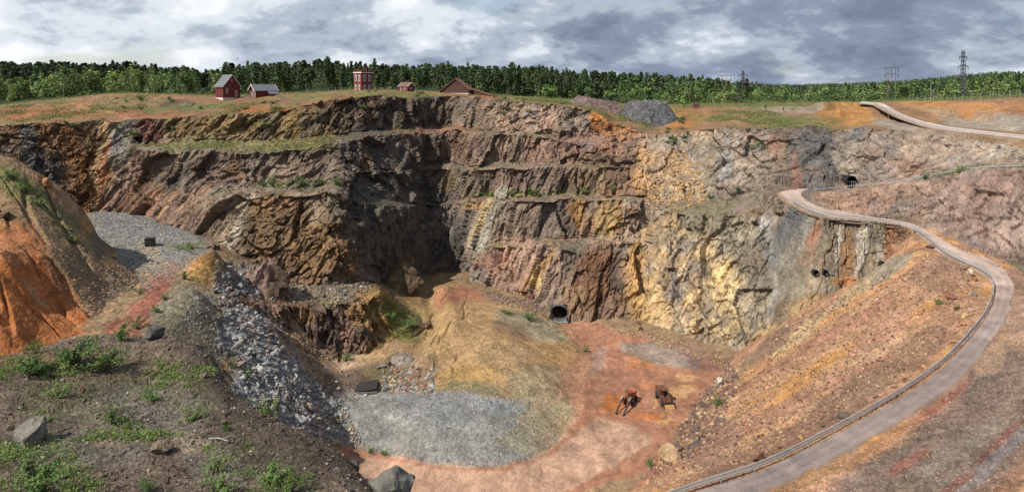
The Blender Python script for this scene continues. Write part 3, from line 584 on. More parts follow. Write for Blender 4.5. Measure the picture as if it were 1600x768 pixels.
paint_poly(colF, fpx, fpy, PF, [([(868,500),(900,503),(960,518),(1030,530),(1110,560),(1135,585),(1095,625),(1062,665),(1042,705),(960,745),(890,780),(880,860),(520,860),(530,700),(590,706),(640,718),(700,729),(780,730),(845,714),(885,682),(908,650),(916,610),(922,565),(895,520)], (190, 126, 92), 1), ([(545,712),(600,716),(700,733),(790,735),(860,712),(910,672),(935,650),(990,662),(1020,690),(960,728),(890,765),(760,790),(560,780)], (206, 160, 128), .9), 
 ([(610,622),(690,614),(740,630),(760,660),(700,672),(640,650)], (142, 144, 143), .6), ([(560,640),(640,650),(720,690),(640,700),(560,670)], (160, 156, 144), .5), ([(760,690),(840,712),(870,690),(900,640),(880,620),(820,660)], (158, 148, 112), .6),
 ([(226,384),(242,384),(262,412),(266,430),(250,428),(236,404)], (172,150,120), .8), ([(252,424),(270,444),(262,458),(232,486),(212,518),(170,535),(158,520),(205,488),(236,452)], (172, 100, 78), 1),
 ([(960,540),(1030,530),(1100,556),(1090,580),(1030,570)], (158, 148, 134), .75), ([(1060,545),(1110,560),(1130,582),(1080,572)], (142, 100, 90), .7)], 9, .5, 35)
paint(colF, fpx, fpy, PF, [(1000,570,22,9,0,(222,136,78),.8),(955,632,15,20,30,(214,122,54),.9),(1005,602,18,5,0,(226,142,80),.8),(1040,655,15,5,0,(232,168,98),.9),(1024,632,4.5,8,0,(232,172,108),.9),(1062,610,28,7,-10,(226,166,104),.9),(1010,650,24,5,0,(216,116,54),.8),(935,560,10,24,20,(186,158,140),.6),(1070,590,18,5,0,(222,166,110),.7),(985,590,40,20,0,(172,112,88),.5),(940,600,26,16,0,(178,120,92),.5)], 13, .55, 37)
colF *= 0.86
sp = fbm(PF*0.5, 4, 331); colF *= np.clip(1+0.3*sp+0.14*facet(PF/np.array([0.8, 0.8, 9]), 333, 0), 0.45, 1.6)[..., None]
redk = smooth(880, 930, fpx)*smooth(500, 530, fpy)
tracks = fbm(PF/np.array([1.4, 9.0, 9.0]), 2, 341); colF *= (1+0.22*redk*tracks)[..., None]
dpipe = (np.abs(fpx-873.5) < 12) & (PF[..., 1] > 175.5)
keepF = ~dpipe[:-1, :-1]
fy = PF[:-1, :-1, 1]; fxx = fpx[:-1, :-1]; fyy = fpy[:-1, :-1]
gravel = (fxx < 700) | ((fyy < 560) & (fxx < 870))
emit_grid('gravel_bench', PF, colF, M_GRAVEL, keepF & (fxx < 520))
red = polymask([(868,500),(900,503),(960,518),(1030,530),(1110,560),(1135,585),(1095,625),(1062,665),(1042,705),(960,745),(890,780),(880,860),(520,860),(530,700),(590,706),(640,718),(700,729),(780,730),(845,714),(885,682),(908,650),(916,610),(922,565),(895,520)], fxx, fyy) | ((fxx > 930) & (fyy > 525))
emit_grid('spoil_mound', PF, colF, M_SOIL, keepF & (fxx >= 520) & ~red)
emit_grid('pit_floor', PF, colF, M_FLOOR, keepF & (fxx >= 520) & red)
PATCH['floor'] = (PF, fpx, fpy, None)

# ---- brown outcrop block between gravel bench and pit floor (loft)
OX = np.arange(372, 672, 1.4)
OB = [(372,500,126),(400,525,131),(417,536,133),(446,556,138),(503,561,140),(560,558,142),(590,552,145),(612,545,148),(640,528,153),(672,505,163)]
OC_ = [(372,470,129),(400,472,135),(430,478,138),(456,478,142),(495,483,144),(521,473,147),(560,474,149),(576,472,152),(592,452,160),(612,470,165),(640,492,167),(672,498,170)]
OK_ = [(372,455,138),(400,448,145),(430,446,150),(495,446,158),(560,442,166),(592,444,170),(612,458,178),(640,475,182),(672,490,180)]
def evo(l): return np.stack([gsm(curve(l, OX, 1), 2), gsm(curve(l, OX, 2), 3)], 0)
o0, o1, o2 = evo(OB), evo(OC_), evo(OK_)
b_ = o0.copy(); Hh = (b_[0]-PY0)*b_[1]/F+3; b_[1] -= 1; b_[0] = PY0+Hh*F/b_[1]
orow = [b_*(1-t)+o0*t for t in np.linspace(0, 1, 5)[:-1]]+[o0*(1-t)+o1*t for t in np.linspace(0, 1, 64)[:-1]]+[o1*(1-t)+o2*t for t in np.linspace(0, 1, 30)]
orow = np.array(orow); ork = np.r_[np.ones(67), np.full(30, .3)]
POx = np.broadcast_to(OX, (len(orow), len(OX))).copy(); POy = orow[:, 0]
PO = W(POx, POy, orow[:, 1]); n = normals(PO); n[..., 2] *= .6
Qo = PO.copy(); do = 1.5*facet(Qo/np.array([3.2, 3.2, 9]), 401, 1.3)+0.75*facet(Qo/np.array([1.3, 1.3, 4]), 411, 1.4)+0.35*facet(Qo/np.array([.6, .6, 1.5]), 421, 1.2)+0.5*fbm(PO/3, 3, 431)
rko = gsm(ork, 1.5)[:, None]*(1-0.75*smooth(585, 615, POx))
PO = PO+n*(do*rko*0.75)[..., None]
colO = np.empty(PO.shape); colO[:] = lin((118, 92, 70))
paint(colO, POx, POy, PO, [(440,500,40,40,30,(130,96,66),.9),(410,490,30,30,30,(136,104,84),.8),(510,520,60,40,0,(122,98,82),.9),(540,530,10,40,0,(164,118,98),.7),(500,455,80,14,0,(150,132,108),.8),(580,460,26,10,0,(176,136,70),.9),(570,490,30,20,10,(178,134,76),.8),(605,500,30,50,-30,(172,132,74),.9),(625,505,24,34,-30,(112,116,54),.8),(600,480,16,16,0,(120,120,60),.6),(476,495,14,12,0,(176,134,80),.7),(590,545,20,14,0,(166,120,70),.8),(520,470,20,10,0,(128,126,84),.7)], 7, .2, 51)
colO *= np.clip(1+0.4*fbm(Qo/np.array([1.2, 1.2, 7]), 3, 441)+.15*facet(Qo/np.array([.7, .7, 2]), 443, 0), .4, 1.7)[..., None]
emit_grid('rock_terrace', PO, colO, M_ROCK)
PATCH['outcrop'] = (PO, POx, POy, None)

# ---- right talus, haul-road shelf and near bank
rp = [a for a, b in ROAD_PAIRS[:14]]+[b for a, b in ROAD_PAIRS[:13]]
TL = ctrl_h(rp)+ctrl_h([(1440,398,36.8),(1400,424,40.5),(1350,442,44.5),(1300,458,48),(1250,490,52.5),(1200,525,57.5),(1150,572,63),(1110,612,64.8),(1075,660,64.6),(1045,705,64.4),(1010,745,64.2),(960,790,66),
 (1300,560,51.2),(1250,600,54),(1200,640,56.5),(1150,690,58.2),(1100,735,59),(1350,520,48.5),(1400,480,44.6),(1440,440,40.4),(1480,450,40.6),(1520,470,41),(1400,560,47.4),(1450,520,44.6),(1300,630,52.2),(1200,690,54.6),(1120,660,62),(1060,740,61.5),
 (1300,730,49.6),(1400,690,47.2),(1500,640,44.6),(1560,580,42.4),(1620,520,40.8),(1620,460,39.4),(1400,760,47.4),(1500,700,44.8),(1600,620,42.6),(1600,700,43.4),(1500,768,45.2),(1250,775,50.8),(1640,640,42.2)])+ctrl_y([(1600,56,42.5),(1300,62,47.5),(1100,68,53),(950,100,69),(1000,120,69),(1050,140,69),(1150,160,70),(1250,160,62),(1350,160,52),(1700,90,40.5),(1700,120,39.6),(1500,150,40),(1440,160,42),(1600,140,39.5)])
def rough_tal(p):
    px, py = screen(p)
    a = fbm(p/np.array([2.2, 2.2, 9]), 4, 501)*0.28
    D = np.array([0.80, -0.60]); u = p[..., 0]; v = p[..., 0]*0.12-p[..., 1]*0.99
    g = fbm(np.stack([v/2.0, u/26.0, 0*u], -1), 3, 505)*0.45
    return a+g+0.10*facet(p/np.array([.8, .8, 9]), 507, 1)
PT = patch(TL, 925, 1720, 1.7, 58, 164, 330, rough_tal)
level_roads(PT, ['haul'], pad=1.8, drop=0.12)
tpx, tpy = screen(PT)
colT = np.empty(PT.shape); colT[:] = lin((188, 138, 98))
v_ = PT[..., 0]*0.12-PT[..., 1]*0.99; u_ = PT[..., 0]
stq = np.stack([v_/3.2, u_/60.0, 0*u_], -1); sn = fbm(stq, 4, 511); sn2 = fbm(np.stack([v_/1.1, u_/30.0, 0*u_], -1), 3, 521)
for lo, hi, c in ((0.08, 0.3, (204, 140, 74)), (0.42, 0.6, (206, 152, 98)),):
    w = (smooth(lo, hi, sn)*0.75)[..., None]; colT = colT*(1-w)+lin(c)*w
w = (smooth(-0.05, -0.35, sn)*0.7)[..., None]; colT = colT*(1-w)+lin((168, 112, 88))*w
w = (smooth(0.25, 0.5, sn2)*0.45)[..., None]; colT = colT*(1-w)+lin((196, 160, 118))*w
BT = [(1380,425,50,14,-32,(150,140,118),.9),(1330,460,50,8,-35,(184,158,112),.8),(1250,520,60,10,-38,(190,164,118),.8),(1160,575,40,10,-45,(176,140,96),.8),(1200,540,50,12,-40,(120,100,84),.6),
 (1470,430,50,30,0,(158,118,92),.9),(1500,470,40,40,0,(166,122,92),.7),(1380,520,60,16,-35,(186,136,112),.6),(1330,620,110,24,-33,(140,108,84),.9),(1220,690,110,20,-30,(148,108,82),.9),(1440,545,60,24,-40,(150,112,86),.8),(1120,740,60,14,-22,(150,108,80),.8),(1260,590,90,10,-35,(204,140,66),.7),
 (1110,690,50,50,20,(140,106,92),.6),(1080,640,20,50,20,(120,92,78),.8),
 (1450,740,200,70,-25,(128,106,92),1),(1560,600,70,80,-30,(136,110,94),1),(1500,640,90,30,-33,(122,100,88),.8),(1600,480,40,60,0,(164,128,104),.9),(1590,440,20,20,0,(156,114,92),.8),(1380,690,90,9,-33,(178,124,82),.95),(1260,745,80,12,-28,(180,130,84),.9),(1470,630,60,10,-38,(170,108,84),.9),(1550,560,30,20,-50,(178,140,108),.8),(1420,720,40,10,-33,(150,92,76),.8),(1530,735,60,14,-42,(126,114,110),.9),(1580,690,50,12,-42,(128,116,112),.9),(1490,760,40,8,-38,(140,86,72),.8),(1560,690,60,5,-42,(146,84,70),.7),(1500,700,90,14,-33,(138,124,110),.6),(1570,765,40,14,-20,(136,100,72),.7)]
paint(colT, tpx, tpy, PT, BT, 7, 0.18, 53)
colT *= np.clip(1+0.3*fbm(PT*0.6, 4, 531)+0.14*facet(PT/np.array([.7, .7, 9]), 533, 0), 0.45, 1.6)[..., None]
emit_grid('talus_slope', PT, colT, M_SOIL)
PATCH['talus'] = (PT, tpx, tpy, None)

# ---- orange spoil slope on the left
SL = ctrl_h([(0,245,14.3),(-60,238,14.6),(-120,246,16.5),(56,274,18.3),(89,305,22.8),(142,341,29),(150,364,33),(161,394,37.3),(182,412,39.2),(229,452,40.4),(187,506,40.4),(160,518,40.0),(109,532,39.5),(60,542,39.3),(0,560,38.4),(80,400,30),(120,440,34.5),(0,400,27),(0,480,33),(60,480,36),(40,330,23.5),(150,450,37),(110,350,27.6),(-80,480,33.5),(-80,380,27.5),(-80,560,38)])+ctrl_y([(60,148,30),(100,160,38),(0,148,26),(-80,148,22),(150,160,42),(185,158,43),(215,145,41.5),(240,125,41),(-150,130,20),(-150,80,35),(0,70,39),(-100,65,36)])
def rough_sl(p):
    px, py = screen(p)
    g = fbm(np.stack([p[..., 1]/2.6, p[..., 0]/14.0, 0*px], -1), 3, 605)
    gully = smooth(0.16, 0.0, np.abs(fbm(np.stack([p[..., 1]/4.0+0.15*p[..., 0], p[..., 0]/22.0, 0*px], -1), 2, 609)))
    return 0.5*g+0.3*fbm(p/1.5, 3, 601)-0.9*gully*smooth(170, 100, px)+0.5*fbm(p/9.0, 2, 613)*smooth(160, 60, px)
PS = patch(SL, -180, 262, 1.6, 64, 166, 300, rough_sl)
spx, spy = screen(PS)
colS = np.empty(PS.shape); colS[:] = lin((146, 116, 82))
BS = [(0,300,60,40,40,(150,118,78),.8),(20,285,44,18,35,(124,124,68),.85),(60,310,40,14,40,(130,126,72),.8),(100,350,50,20,45,(126,120,76),.7),(75,285,20,10,40,(186,128,80),.9),(105,320,20,8,45,(176,138,88),.7),(135,355,12,22,20,(170,132,76),.9),(152,385,10,26,-20,(112,104,92),.9),(180,450,50,40,40,(142,122,98),.9),(175,412,24,8,30,(194,142,86),.7),(110,400,40,30,45,(140,116,86),.8)]
paint_poly(colS, spx, spy, PS, [([(-200,330),(-20,322),(30,345),(62,392),(88,440),(122,482),(170,520),(100,560),(-200,600)], (196,112,54), 1), ([(30,345),(62,392),(88,440),(122,482),(150,505),(130,480),(100,430),(75,385),(45,345)], (172,104,60), .8), ([(-20,330),(30,352),(55,400),(30,420),(-20,390)], (190,122,74), .7), ([(30,430),(60,450),(80,480),(60,475)], (204,150,100), .7)], 8, .25, 65)
paint(colS, spx, spy, PS, BS, 9, 0.15, 63)
colS *= np.clip(1+0.28*fbm(PS*0.45, 4, 631)+0.12*facet(PS/np.array([.6, .6, 9]), 633, 0), 0.5, 1.5)[..., None]
emit_grid('spoil_slope', PS, colS, M_SOIL)
PATCH['spoil'] = (PS, spx, spy, None)

# ---- near mound at lower left
crest = [(0,562,16.6),(60,540,17),(120,533,17.2),(190,524,17.6),(235,535,17.8),(260,548,18),(320,563,18.2),(350,572,18.2),(364,590,18.0),(374,612,17.8),(400,632,17.8),(430,655,17.6),(500,685,17.3),(545,706,17.1),(563,735,16.9),(590,775,16.9),(640,815,17.6)]
ML = ctrl_h(crest)+ctrl_h([(-100,560,16),(52,690,15.3),(200,768,14.8),(0,768,14.3),(0,650,15.5),(300,650,16.6),(400,720,16),(300,768,15.2),(450,768,15.6),(520,745,16.2),(150,620,16.4),(250,600,17.2),(-120,700,14.8)])+ctrl_y([(300,17.5,14),(0,17.5,13.4),(500,18,14.8),(640,20,16.5),(-150,18,13),(700,24,21),(700,30,24),(760,26,27)])
for px, py, H in crest+[(-100, 556, 16.2)]:
    Y = F*H/(py-PY0)
    if px < 365 or px > 560: ML += ctrl_y([(px, Y+3.5, H+3.2), (px, Y+10, H+13), (px, Y+20, H+26)])
    else: ML += ctrl_y([(px, Y+1.5, H+2.0), (px+8, Y+4, H+6.5), (px, Y+10, H+15), (px, Y+20, H+27)])
def rough_near(p):
    return 0.12*fbm(p/2.0, 3, 701)+0.04*facet(p/np.array([.7, .7, 5]), 703, 1)+0.3*fbm(p/5.0, 2, 705)+0.012*facet(p/np.array([.25, .25, 5]), 709, 1)
PM = patch(ML, -170, 730, 1.8, 17.6, 70, 330, rough_near)
mpx, mpy = screen(PM)
colM = np.empty(PM.shape); colM[:] = lin((112, 94, 78))
BM = [(250,640,130,40,0,(120,110,98),.8),(150,700,80,30,0,(112,104,94),.7),(330,720,60,30,40,(118,108,98),.7),(90,600,60,30,0,(108,90,70),.7),(300,690,50,14,20,(156,136,110),.6),(170,690,30,10,10,(150,124,96),.6),(40,560,60,16,0,(132,94,66),.8),(200,560,80,20,0,(116,96,78),.7),(335,595,55,34,30,(86,70,58),.9),(420,690,120,40,25,(84,70,58),.95),(120,620,100,40,0,(96,104,62),.35),(60,720,80,50,0,(92,98,62),.4),(260,600,80,40,20,(98,104,66),.35),(420,730,100,30,20,(92,94,64),.35)]
paint(colM, mpx, mpy, PM, BM, 9, 0.5, 73)
colM *= np.clip(1+0.3*fbm(PM*1.2, 4, 731)+0.22*facet(PM/np.array([.22, .22, 3]), 733, 0), 0.4, 1.8)[..., None]
emit_grid('near_mound', PM, colM, M_NEAR)
PATCH['mound'] = (PM, mpx, mpy, None)

# ---- rubble bank running on under the near mound
PE = patch(FL, 40, 900, 5, 44, 85.2, 60, lambda p: 0.4*fbm(p/3, 3, 757)-0.2)
colE = np.broadcast_to(lin((140, 120, 102)), PE.shape)*(1+0.35*fbm(PE/2, 4, 759))[..., None]
emit_grid('rubble_bank', PE, colE, M_GRAVEL)
# ---- pit ground below the near mound, out of sight from the platform
gx, gy = np.meshgrid(np.linspace(-95, 75, 150), np.linspace(-10, 92, 90))
PB = np.stack([gx, gy, -2.2+0*gx], -1)
PB[..., 2] += 30*smooth(-38, -80, gx)+0.5*fbm(PB/6, 3, 751)+14*smooth(20, 60, gx)*smooth(70, 30, gy)
colB = np.broadcast_to(lin((150, 112, 86)), PB.shape)*(1+0.3*fbm(PB/5, 3, 755))[..., None]
emit_grid('lower_ground', PB, colB, M_SOIL)

# ---- road surfaces
def road_mesh(nm, name, c0, c1):
    o, i = ROADS[nm]; n = len(o); K = 15
    V = np.zeros((n, K, 3)); cc = np.zeros((n, K, 3))
    for k in range(K):
        t = (k-1)/(K-3)
        e = np.clip(t, 0, 1)
        p = o*(1-e)+i*e
        crown = 0.10*(1-(2*e-1)**2)
        V[:, k] = p; V[:, k, 2] += crown
    wob = (i-o)/np.linalg.norm(i-o, axis=1, keepdims=True)
    V[:, 1] += wob*(0.35*fbm(V[:, 1]*0.35, 3, 811))[:, None]; V[:, -2] += wob*(0.5*fbm(V[:, -2]*0.35, 3, 813))[:, None]
    V[:, 0] = V[:, 1]-(V[:, 2]-V[:, 1])*1.6; V[:, 0, 2] -= 0.42
    V[:, -1] = V[:, -2]+(V[:, -2]-V[:, -3])*1.6; V[:, -1, 2] -= 0.42
    lo = (np.arange(K)-1)/(K-3)
    rutp = np.exp(-((lo-0.3)/0.07)**2)+np.exp(-((lo-0.7)/0.07)**2)
    nn = fbm(V*0.12, 3, 801)
    tt = np.clip(0.5+0.5*nn+0.25*fbm(V*np.array([.9, .9, .1]), 2, 803), 0, 1)[..., None]
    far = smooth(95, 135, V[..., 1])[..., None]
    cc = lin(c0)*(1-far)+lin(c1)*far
    cc = cc*(0.74+0.5*tt)*(1-0.16*rutp[None, :, None])*(1+0.10*fbm(V*np.array([1.5, 1.5, .1]), 2, 809))[..., None]
    cc[:, 0] = lin((156, 120, 94))*0.9; cc[:, -1] = lin((164, 126, 98))*0.9; cc[:, 1] = cc[:, 1]*0.5+cc[:, 0]*0.5; cc[:, -2] = cc[:, -2]*0.5+cc[:, -1]*0.5
    V[..., 2] += 0.03*fbm(V*0.8, 2, 805)
    o_ = emit_grid(name, V, cc, M_ROAD, smoothed=True); return o_
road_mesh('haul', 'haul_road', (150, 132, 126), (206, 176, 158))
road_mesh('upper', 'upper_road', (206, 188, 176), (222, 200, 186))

# ---- ground beyond the rim, out to the horizon
FXp = np.arange(-500, 2101, 10.0)
FARL = [(318, [(-500,172),(0,162),(100,154),(357,150),(567,142),(760,149),(900,157),(1100,163),(1300,162),(1400,160),(1500,157),(1600,154),(2100,150)]),
        (450, [(-500,160),(0,150),(300,146),(567,141),(800,144),(1000,150),(1200,153),(1350,152),(1600,142),(2100,140)]),
        (700, [(-500,128),(0,126),(300,132),(567,130),(800,134),(1000,138),(1100,140),(1200,146),(1400,142),(1600,131),(2100,126)]),
        (1200, [(-500,124),(0,124),(300,132),(567,132),(1000,136),(1150,137),(1220,143),(1400,139),(1600,127),(2100,120)]),
        (2500, [(-500,132),(567,134),(1150,137),(1230,139),(1300,136),(1400,132),(1450,127),(1500,121),(1550,116),(1600,115),(1700,118),(2100,126)]),
        (4000, [(-500,139),(1200,137),(1600,136),(2100,138)]), (9000, [(-500,139.6),(2100,139.6)])]
frow = []
fys = np.array([a for a, b in FARL]); fpy_ = np.array([gsm(curve(b, FXp, 1), 3) for a, b in FARL])
def far_py(px, Y):
    px = np.asarray(px, float); Y = np.asarray(Y, float)
    r = np.array([np.interp(px, FXp, fpy_[k]) for k in range(len(fys))])
    t = np.interp(1/Y, 1/fys[::-1], np.arange(len(fys))[::-1]); k = np.clip(np.floor(t).astype(int), 0, len(fys)-2); f = t-k
    idx = np.arange(px.size).reshape(px.shape) if px.ndim else 0
    rr = r.reshape(len(fys), -1); kk = k.ravel(); ar = np.arange(kk.size)
    return (rr[kk, ar]*(1-f.ravel())+rr[kk+1, ar]*f.ravel()).reshape(px.shape)
fpX, fY = np.meshgrid(FXp, 1/np.linspace(1/318, 1/9000, 140))
PFar = W(fpX, far_py(fpX, fY), fY)
colFar = np.empty(PFar.shape); colFar[:] = lin((70, 88, 48)); dk = smooth(900, 1800, fY)[..., None]
colFar = colFar*(1-dk)+lin((50, 66, 46))*dk
colFar *= (1+0.4*fbm(PFar/60, 3, 901))[..., None]
PFar[..., 2] += 5*fbm(PFar/25, 2, 903)*smooth(900, 1500, fY)
emit_grid('far_ground', PFar, colFar, M_SOIL)

# ------------------------------------------------------------------ built things
def surf(px, py, names=('mound', 'spoil', 'talus', 'outcrop', 'floor', 'wall')):
    """the nearest ground point seen at a photograph pixel"""
    best = None
    for nm in names:
        Pg = PATCH[nm][0]; fl = Pg.reshape(-1, 3)
        if nm not in SCR: SCR[nm] = screen(fl)
        sx, sy = SCR[nm]; dd = (sx-px)**2+(sy-py)**2; k = dd.argmin()
        if dd[k] < 16 and (best is None or fl[k, 1] < best[1]-2): best = fl[k]
    if best is None: raise ValueError((px, py))
    return Vector(best)
SCR = {}
def bm_box(bm, x0, x1, y0, y1, z0, z1, mat=None):
    vs = [bm.verts.new((x, y, z)) for z in (z0, z1) for x, y in ((x0, y0), (x1, y0), (x1, y1), (x0, y1))]
    for f in ((3, 2, 1, 0), (4, 5, 6, 7), (0, 1, 5, 4), (1, 2, 6, 5), (2, 3, 7, 6), (3, 0, 4, 7)): bm.faces.new([vs[i] for i in f])
def bm_prism(bm, prof, y0, y1, axis='y'):
    """closed profile (a,b) extruded; axis y: (x,z) profile, axis x: (y,z) profile"""
    P0 = [bm.verts.new((a, y0, b) if axis == 'y' else (y0, a, b)) for a, b in prof]
    P1 = [bm.verts.new((a, y1, b) if axis == 'y' else (y1, a, b)) for a, b in prof]
    n = len(prof); bm.faces.new(P0); bm.faces.new(P1[::-1])
    for i in range(n): bm.faces.new((P0[i], P0[(i+1) % n], P1[(i+1) % n], P1[i]))
def bm_tube(bm, pts, r, seg=6, cap=True):
    pts = [Vector(p) for p in pts]; rings = []
    for i, p in enumerate(pts):
        t = (pts[min(i+1, len(pts)-1)]-pts[max(i-1, 0)]).normalized()
        a = t.orthogonal().normalized() if abs(t.z) > 0.9 else t.cross(Vector((0, 0, 1))).normalized(); b = t.cross(a)
        rr = r[i] if isinstance(r, (list, tuple)) else r
        rings.append([bm.verts.new(p+a*math.cos(2*math.pi*k/seg)*rr+b*math.sin(2*math.pi*k/seg)*rr) for k in range(seg)])
    for i in range(len(rings)-1):
        for k in range(seg): bm.faces.new((rings[i][k], rings[i][(k+1) % seg], rings[i+1][(k+1) % seg], rings[i+1][k]))
    if cap: bm.faces.new(rings[0][::-1]); bm.faces.new(rings[-1])
def bm_cyl(bm, c, r, w, axis='y', seg=14):
    c = Vector(c); d = Vector((0, w/2, 0)) if axis == 'y' else (Vector((w/2, 0, 0)) if axis == 'x' else Vector((0, 0, w/2)))
    bm_tube(bm, [c-d, c+d], r, seg)
def part(name, fn, mat, parent=None, loc=None):
    bm = bmesh.new(); fn(bm); bmesh.ops.recalc_face_normals(bm, faces=bm.faces)
    me = bpy.data.meshes.new(name); bm.to_mesh(me); bm.free()
    if mat: me.materials.append(mat)
    o = obj(name, me, parent)
    if loc is not None: o.location = loc
    return o
def fast_part(name, me, parent, loc=(0, 0, 0), rz=0):
    o = obj(name, me, parent); o.location = loc; o.rotation_euler = (0, 0, rz); return o

def ground_at(px, Y):
    """height of the rim ground at column px and distance Y"""
    c = np.argmin(abs(CX-px)); yy = PW[:, c, 1]; k = np.argmin(abs(yy-Y)+(np.arange(len(yy)) < 240)*99)
    return float(PW[k, c, 2])

# ---- gabled buildings: local x along the ridge, +x gable faces the viewer
def gabled(name, label, px, Y, rz, L, Wd, hw, hr, roofm, over=0.5, trim=True, sink=0.4):
    z = ground_at(px, Y)-sink; X = (px-800)/F*Y
    r = empty(name, (X, Y, z), rz); set_props(r, label, 'building')
    hw += sink; hr += sink
    def wall(bm):
        bm_prism(bm, [(-Wd/2, 0), (Wd/2, 0), (Wd/2, hw), (0, hr), (-Wd/2, hw)], -L/2, L/2, 'x')
    w = part('wall', wall, M_RED, r)
    def battens(bm):
        n = int(L/0.45)
        for s in (-1, 1):
            for k in range(n+1):
                x = -L/2+k*L/n; bm_box(bm, x-0.03, x+0.03, s*(Wd/2+0.005) if s > 0 else s*(Wd/2+0.045), s*(Wd/2+0.045) if s > 0 else s*(Wd/2+0.005), 0.05, hw-0.05)
    b = part('board_battens', battens, M_RED, w); set_props(b, kind='stuff')
    sl = (hr-hw)/(Wd/2); th = 0.16
    for s in (-1, 1):
        def roof(bm, s=s):
            e = Wd/2+over
            bm_prism(bm, [(0, hr+0.03), (s*e, hw-over*sl+0.03), (s*e, hw-over*sl+0.03+th), (0, hr+0.03+th)], -L/2-over, L/2+over, 'x')
        part('roof', roof, roofm, r)
    if trim:
        for s in (-1, 1):
            for g in (-1, 1):
                def barge(bm, s=s, g=g):
                    e = Wd/2+over+0.02; x = g*(L/2+over)
                    bm_prism(bm, [(0, hr-0.16), (s*e, hw-over*sl-0.16), (s*e, hw-over*sl+th+0.07), (0, hr+th+0.07)], x+(0.004 if g > 0 else -0.09), x+(0.09 if g > 0 else -0.004), 'x')
                part('barge_board', barge, M_WHITE, r)
    return r, hw, hr
def window(parent, face, u, z, w, h, Ld, mat=M_WHITE, arch=False, bars=True):
    """framed window on a wall face: face = (axis, sign), Ld = half depth of the wall there"""
    ax, s = face
    def place(bm, u0, u1, z0, z1, d0, d1):
        a, b = sorted((s*(Ld+d0), s*(Ld+d1)))
        if ax == 'x': bm_box(bm, a, b, u0, u1, z0, z1)
        else: bm_box(bm, u0, u1, a, b, z0, z1)
    t = max(0.09, w*0.13)
    def fr(bm):
        place(bm, u-w/2, u-w/2+t, z, z+h, 0.01, 0.10); place(bm, u+w/2-t, u+w/2, z, z+h, 0.01, 0.10)
        place(bm, u-w/2+t, u+w/2-t, z+h-t, z+h, 0.01, 0.10); place(bm, u-w/2+t, u+w/2-t, z, z+t, 0.01, 0.12)
        if bars:
            place(bm, u-0.035, u+0.035, z+t, z+h-t, 0.03, 0.08)
        if arch:
            for k in range(6):
                a0 = math.pi*k/6; a1 = math.pi*(k+1)/6
                pr = [(u+w/2*math.cos(a), z+h+0.5*w*math.sin(a)*0.7+0.002) for a in (a0, a1)]+[(u+(w/2-t)*math.cos(a), z+h+(0.5*w*0.7-t)*math.sin(a)+0.002) for a in (a1, a0)]
                if ax == 'x': bm_prism(bm, pr, s*(Ld+0.01), s*(Ld+0.10), 'x')
                else: bm_prism(bm, pr, s*(Ld+0.01), s*(Ld+0.10), 'y')
    f = part('window', fr, mat, parent)
    part('pane', lambda bm: place(bm, u-w/2+t, u+w/2-t, z+t, z+h-t+(0.3*w if arch else 0), 0.012, 0.035), M_GLASS, f)
    return f
# tall red house
r, hw, hr = gabled('red_house', 'tall red wooden house with steep grey roof at the left on the rim', 356, 252, math.radians(-42), 7.2, 6.8, 5.0, 9.4, M_ROOF, 0.55)
window(r, ('x', 1), -1.9, 2.3, 0.75, 2.0, 3.6, arch=True); window(r, ('x', 1), 1.9, 1.0, 0.9, 2.4, 3.6)
window(r, ('x', 1), 0.0, 7.2, 0.55, 0.7, 3.6, bars=False)
part('stone_base', lambda bm: bm_box(bm, -3.75, 3.75, -3.55, 3.55, -1.5, 0.55), M_CONC, r)
# low shed with white corner boards
r, hw, hr = gabled('red_shed', 'low red shed with white corner boards and grey roof beside bushes', 411, 254, math.radians(-138), 8.5, 6.4, 2.6, 4.8, M_ROOF, 0.7)
for s in (-1, 1): part('corner_board', lambda bm, s=s: bm_box(bm, 4.252, 4.36, s*3.2-0.16, s*3.2+0.16, 0.0, hw), M_WHITE, r)
part('door', lambda bm: bm_box(bm, 4.255, 4.33, -1.4, 1.4, 0.2, 2.5), plain('grey_door', (120, 118, 122), 0.8, k=0.8), r)
for s in (-1, 1): part('side_roof', lambda bm, s=s: bm_prism(bm, [(s*3.9, 2.35), (s*5.6, 1.25), (s*5.6, 1.4), (s*3.9, 2.52)], -4.5, -0.5, 'x'), M_ROOF, r)
# small cottage
r, hw, hr = gabled('red_cottage', 'small red cottage with brown roof and white windows right of the square tower', 635, 266, math.radians(-38), 5.8, 3.6, 2.0, 3.5, M_TILE, 0.4)
window(r, ('x', 1), 0.0, 1.0, 0.9, 1.0, 2.9); window(r, ('y', -1), -1.4, 0.7, 0.8, 1.5, 1.8); window(r, ('y', -1), 0.9, 0.9, 1.0, 1.1, 1.8)
part('chimney', lambda bm: bm_box(bm, -0.3, 0.3, -0.3, 0.3, 3.6, 4.6), M_TILE, r)
# tiny hut
r, hw, hr = gabled('red_hut', 'tiny dark red hut at the edge of the birches right of the grey stone heap', 1088, 285, math.radians(-20), 2.6, 2.0, 1.5, 1.9, M_DARK, 0.15, trim=False)
part('door', lambda bm: bm_box(bm, 1.302, 1.36, -0.4, 0.4, 0.3, 1.7), M_DARK, r)
